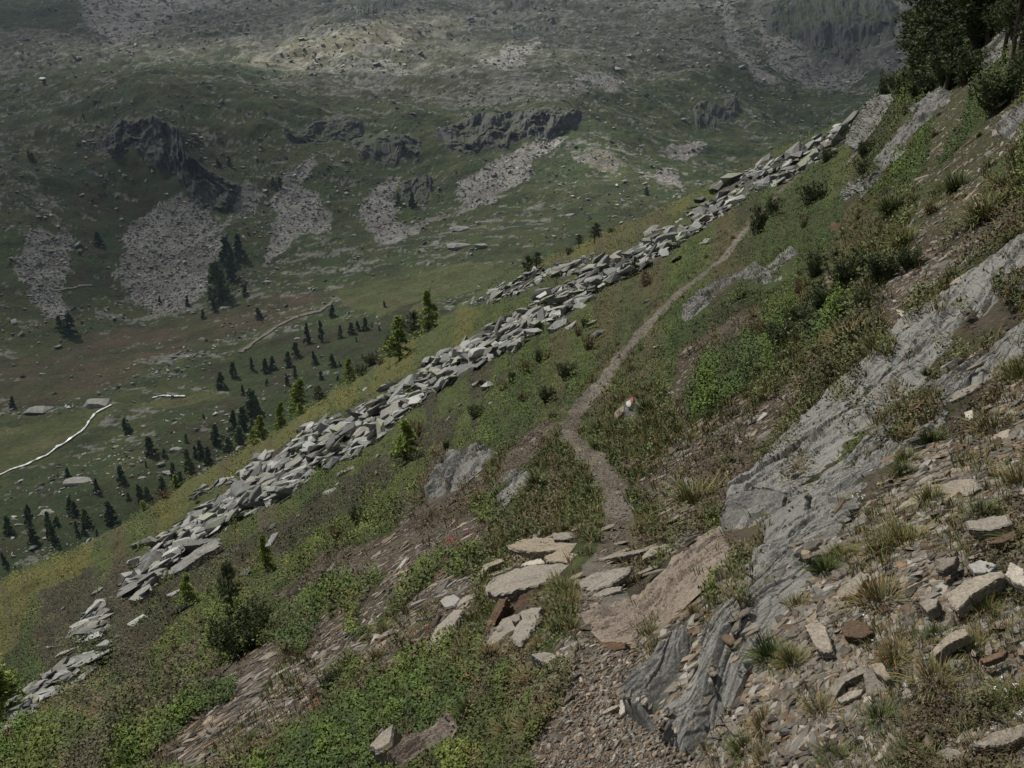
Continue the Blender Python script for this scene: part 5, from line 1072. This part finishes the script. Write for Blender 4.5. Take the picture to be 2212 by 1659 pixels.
flower_bush(C5, 1200, 700, 40, [(0,-25)], M_wht, 'single white flower under the tall straw coloured tuft', 'white_flower', 'flower', n=8, bs=12)
flower_bush(C5, 2060, 1180, 130, [(-60,-100),(0,-95),(50,-120),(-30,-150),(-20,-10),(20,-20),(0,-5),(40,-30)], M_wht, 'clump of white star flowers above the dark soil', 'white_flower', 'flower', n=50, bs=10)
flower_bush(C5, 2190, 1300, 110, [(-20,-60),(10,-90),(20,-40),(-10,-20),(15,-110)], M_wht, 'second clump of white flowers at the right edge', 'white_flower', 'flower', n=40, bs=10)
flower_bush(C6, 1120, 1600, 130, [(-20,-30),(10,-50),(30,-25),(0,-10),(40,-45)], M_wht, 'white flowers between the two long grey outcrops', 'white_flower', 'flower', n=40, bs=8)
flower_bush(C6, 1370, 1090, 60, [(-15,-20),(10,-15)], M_wht, 'two white flowers on the mossy golden tuft', 'white_flower', 'flower', n=10, bs=7)
flower_bush(C4, 1005, 925, 40, [(0,-15),(-5,0)], M_wht, 'white flower by the foot of the sloping grey slab', 'white_flower', 'flower', n=8, bs=9)
flower_bush(C4, 1530, 80, 110, [(-30,-30),(10,-20),(30,-30),(0,-5),(-10,-25)], M_wht, 'white flowers left of the footpath above the log shaped slab', 'white_flower', 'flower', n=30, bs=6)
flower_bush(C5, 1255, 825, 50, [(-10,-8),(8,-6)], M_wht, 'little white flowers right of the brown mottled rock', 'white_flower', 'flower', n=8, bs=7)
flower_bush(C5, 1650, 730, 40, [(0,-12)], M_pnk, 'pink flower in the loose green tuft', 'pink_flower', 'flower', n=8, bs=10)
flower_bush(C6, 1975, 150, 50, [(0,-12),(8,-5)], M_pnk, 'pink flowers at the right above the outcrop top', 'pink_flower', 'flower', n=8, bs=9)
flower_bush(C1, 2140, 1270, 40, [(0,-12),(5,0)], M_wht, 'white flower on the bank right of the footpath bend', 'white_flower', 'flower', n=8, bs=8)

# ------------------------------------------------------------------ stream, far footpaths, snow
def ribbon(name, pts, wpx, mat, lift, label, kind='structure', cat=None, which='far', wob=.35):
    q = resample(pts, 160); X, Y, _ = cast(q[:, 0] * S, q[:, 1] * S, which); V = []; ww = wpx * S
    tx = np.gradient(X); ty = np.gradient(Y); l = np.hypot(tx, ty); nx, ny = -ty / l, tx / l; r = np.random.default_rng(3); nse = fbm(np.arange(160) / 5., np.zeros(160), 4, 8)
    for i in range(160):
        w_ = wpx * S * np.hypot(X[i], Y[i]) / FPX * (1 + 1.4 * wob * nse[i]) * .5 * 2.2
        for s in (-1, -.33, .33, 1):
            x = X[i] + nx[i] * w_ * s; y = Y[i] + ny[i] * w_ * s; V.append((x, y, h_far(np.array([x]), np.array([y]))[0] + lift))
    F = [(4 * i + j, 4 * i + j + 1, 4 * i + j + 5, 4 * i + j + 4) for i in range(159) for j in range(3)]
    o = ob(name, mesh_np(name, V, np.array(F)), mat); tag(o, kind=kind); return o
t = NT('white_water'); M_wat = t.done(t.ramp(t.noise(.35, 6, .8), [(.38, (.06, .07, .06)), (.50, (.62, .64, .65))]), .35)
M_fp = flatmat('trodden_ground', (.17, .155, .125), .95)
ribbon('stream', [(-60,1045),(0,1025),(60,1000),(100,983),(125,962),(150,948),(180,930),(205,902),(242,886)], 2.3, M_wat, .7, '')
ribbon('stream', [(330,866),(345,862),(400,858)], 2.5, M_wat, .7, '')
ribbon('footpath', [(520,762),(560,735),(600,712),(640,692),(690,680),(720,655)], 4.5, M_fp, .6, '')
ribbon('footpath', [(110,626),(150,622),(200,618)], 2.5, M_fp, .6, '')
M_snow = flatmat('snow', (.85, .87, .9))
P = pos(1722, 9, 'far'); v, f, g = hull_rock(rng, 14, (1, 1.6, .5)); o = ob('snow_patch', mesh_np('snow_patch', v, f), M_snow); place(o, P, np.eye(3), (14, 14, 12)); tag(o, 'small snow patch left in the gully at the upper right', 'snow patch')
P = pos(96, 184, 'far'); o = ob('white_boulder', mesh_np('white_boulder', v, f), M_snow); place(o, P, np.eye(3), (14, 8, 9)); tag(o, 'bright white boulder on the upper left terrace of the far side', 'boulder')
# countable big rocks of the valley
BR = [(C7,490,1450,120,'big rounded rock in the valley wood at the left'),(C7,1080,1390,80,'pale rock under the valley conifers'),(C7,910,1420,50,'small pale rock left of the pale rock under the valley conifers'),(C7,310,1630,80,'pale rock at the lower left of the valley'),(C7,1720,175,60,'white boulder in the meadow below the large scree'),(C7,1450,340,70,'flat pale rocks right of the scree foot'),(C7,920,450,40,'pale boulder at the tip of the largest scree'),(C7,270,770,40,'lone boulder in the brown meadow'),(C7,1910,540,40,'rounded boulder beside the dark valley conifers'),(C7,630,980,150,'layered rock bluff where the stream comes out'),(C7,250,1020,140,'flat grey rock bluff above the green meadow'),(C7,1130,1260,70,'rock heap above the low conifers'),(C2,740,1600,160,'large pale whaleback rock under the screes'),(C2,880,1600,90,'pale round rock right of the large whaleback'),(C2,740,1480,130,'slanting whaleback rock above the large one'),(C2,870,1430,60,'pale rock at the upper end of the slanting whaleback'),(C2,1000,1360,60,'pale rock high above the whalebacks'),(C2,1450,1390,70,'pale rock by the right hand meadow hill')]
for c, x, y, s, lb in BR:
    p = crop_xy(c, [(x, y)])[0]; P = pos(p[0], p[1], 'far'); k = s * .3368 * S * np.linalg.norm(P) / FPX; v, f, g = hull_rock(rng, 22, (1.1, .8, .45)); o = ob('boulder', mesh_np('boulder', v, f), M_farboulder if 'M_farboulder' in globals() else None)
    if not o.data.materials:
        M_farboulder = rock_mat('valley_boulder_stone', (.22, .22, .20), (.30, .30, .27), (.11, .11, .10), .12, (1, 1, 3), None, False); o.data.materials.append(M_farboulder)
    place(o, P, np.eye(3), (k * 1.1, k * 1.1, k * .9)); tag(o, lb, 'boulder')

# ------------------------------------------------------------------ the air
def box(name, a, b):
    v = [(x, y, z) for x in (a[0], b[0]) for y in (a[1], b[1]) for z in (a[2], b[2])]
    return mesh_np(name, v, np.array([(0,1,3,2),(4,6,7,5),(0,4,5,1),(2,3,7,6),(0,2,6,4),(1,5,7,3)]))
zmax = max(max(v[2] for v in o.bound_box) for o in (hill, mtn)); zmin = min(min(v[2] for v in o.bound_box) for o in (hill, mtn))
hz = ob('haze', box('haze', (-3700, -500, zmin - 1), (3700, 3800, zmax + 10))); tag(hz, kind='stuff')
hm = bpy.data.materials.new('haze'); hm.use_nodes = True; hn = hm.node_tree.nodes; hn.remove(hn['Principled BSDF']); pv = hn.new('ShaderNodeVolumePrincipled')
pv.inputs['Color'].default_value = (.55, .74, 1.0, 1); pv.inputs['Density'].default_value = .00005; pv.inputs['Anisotropy'].default_value = .2
hm.node_tree.links.new(pv.outputs[0], hn['Material Output'].inputs['Volume']); hz.data.materials.append(hm)
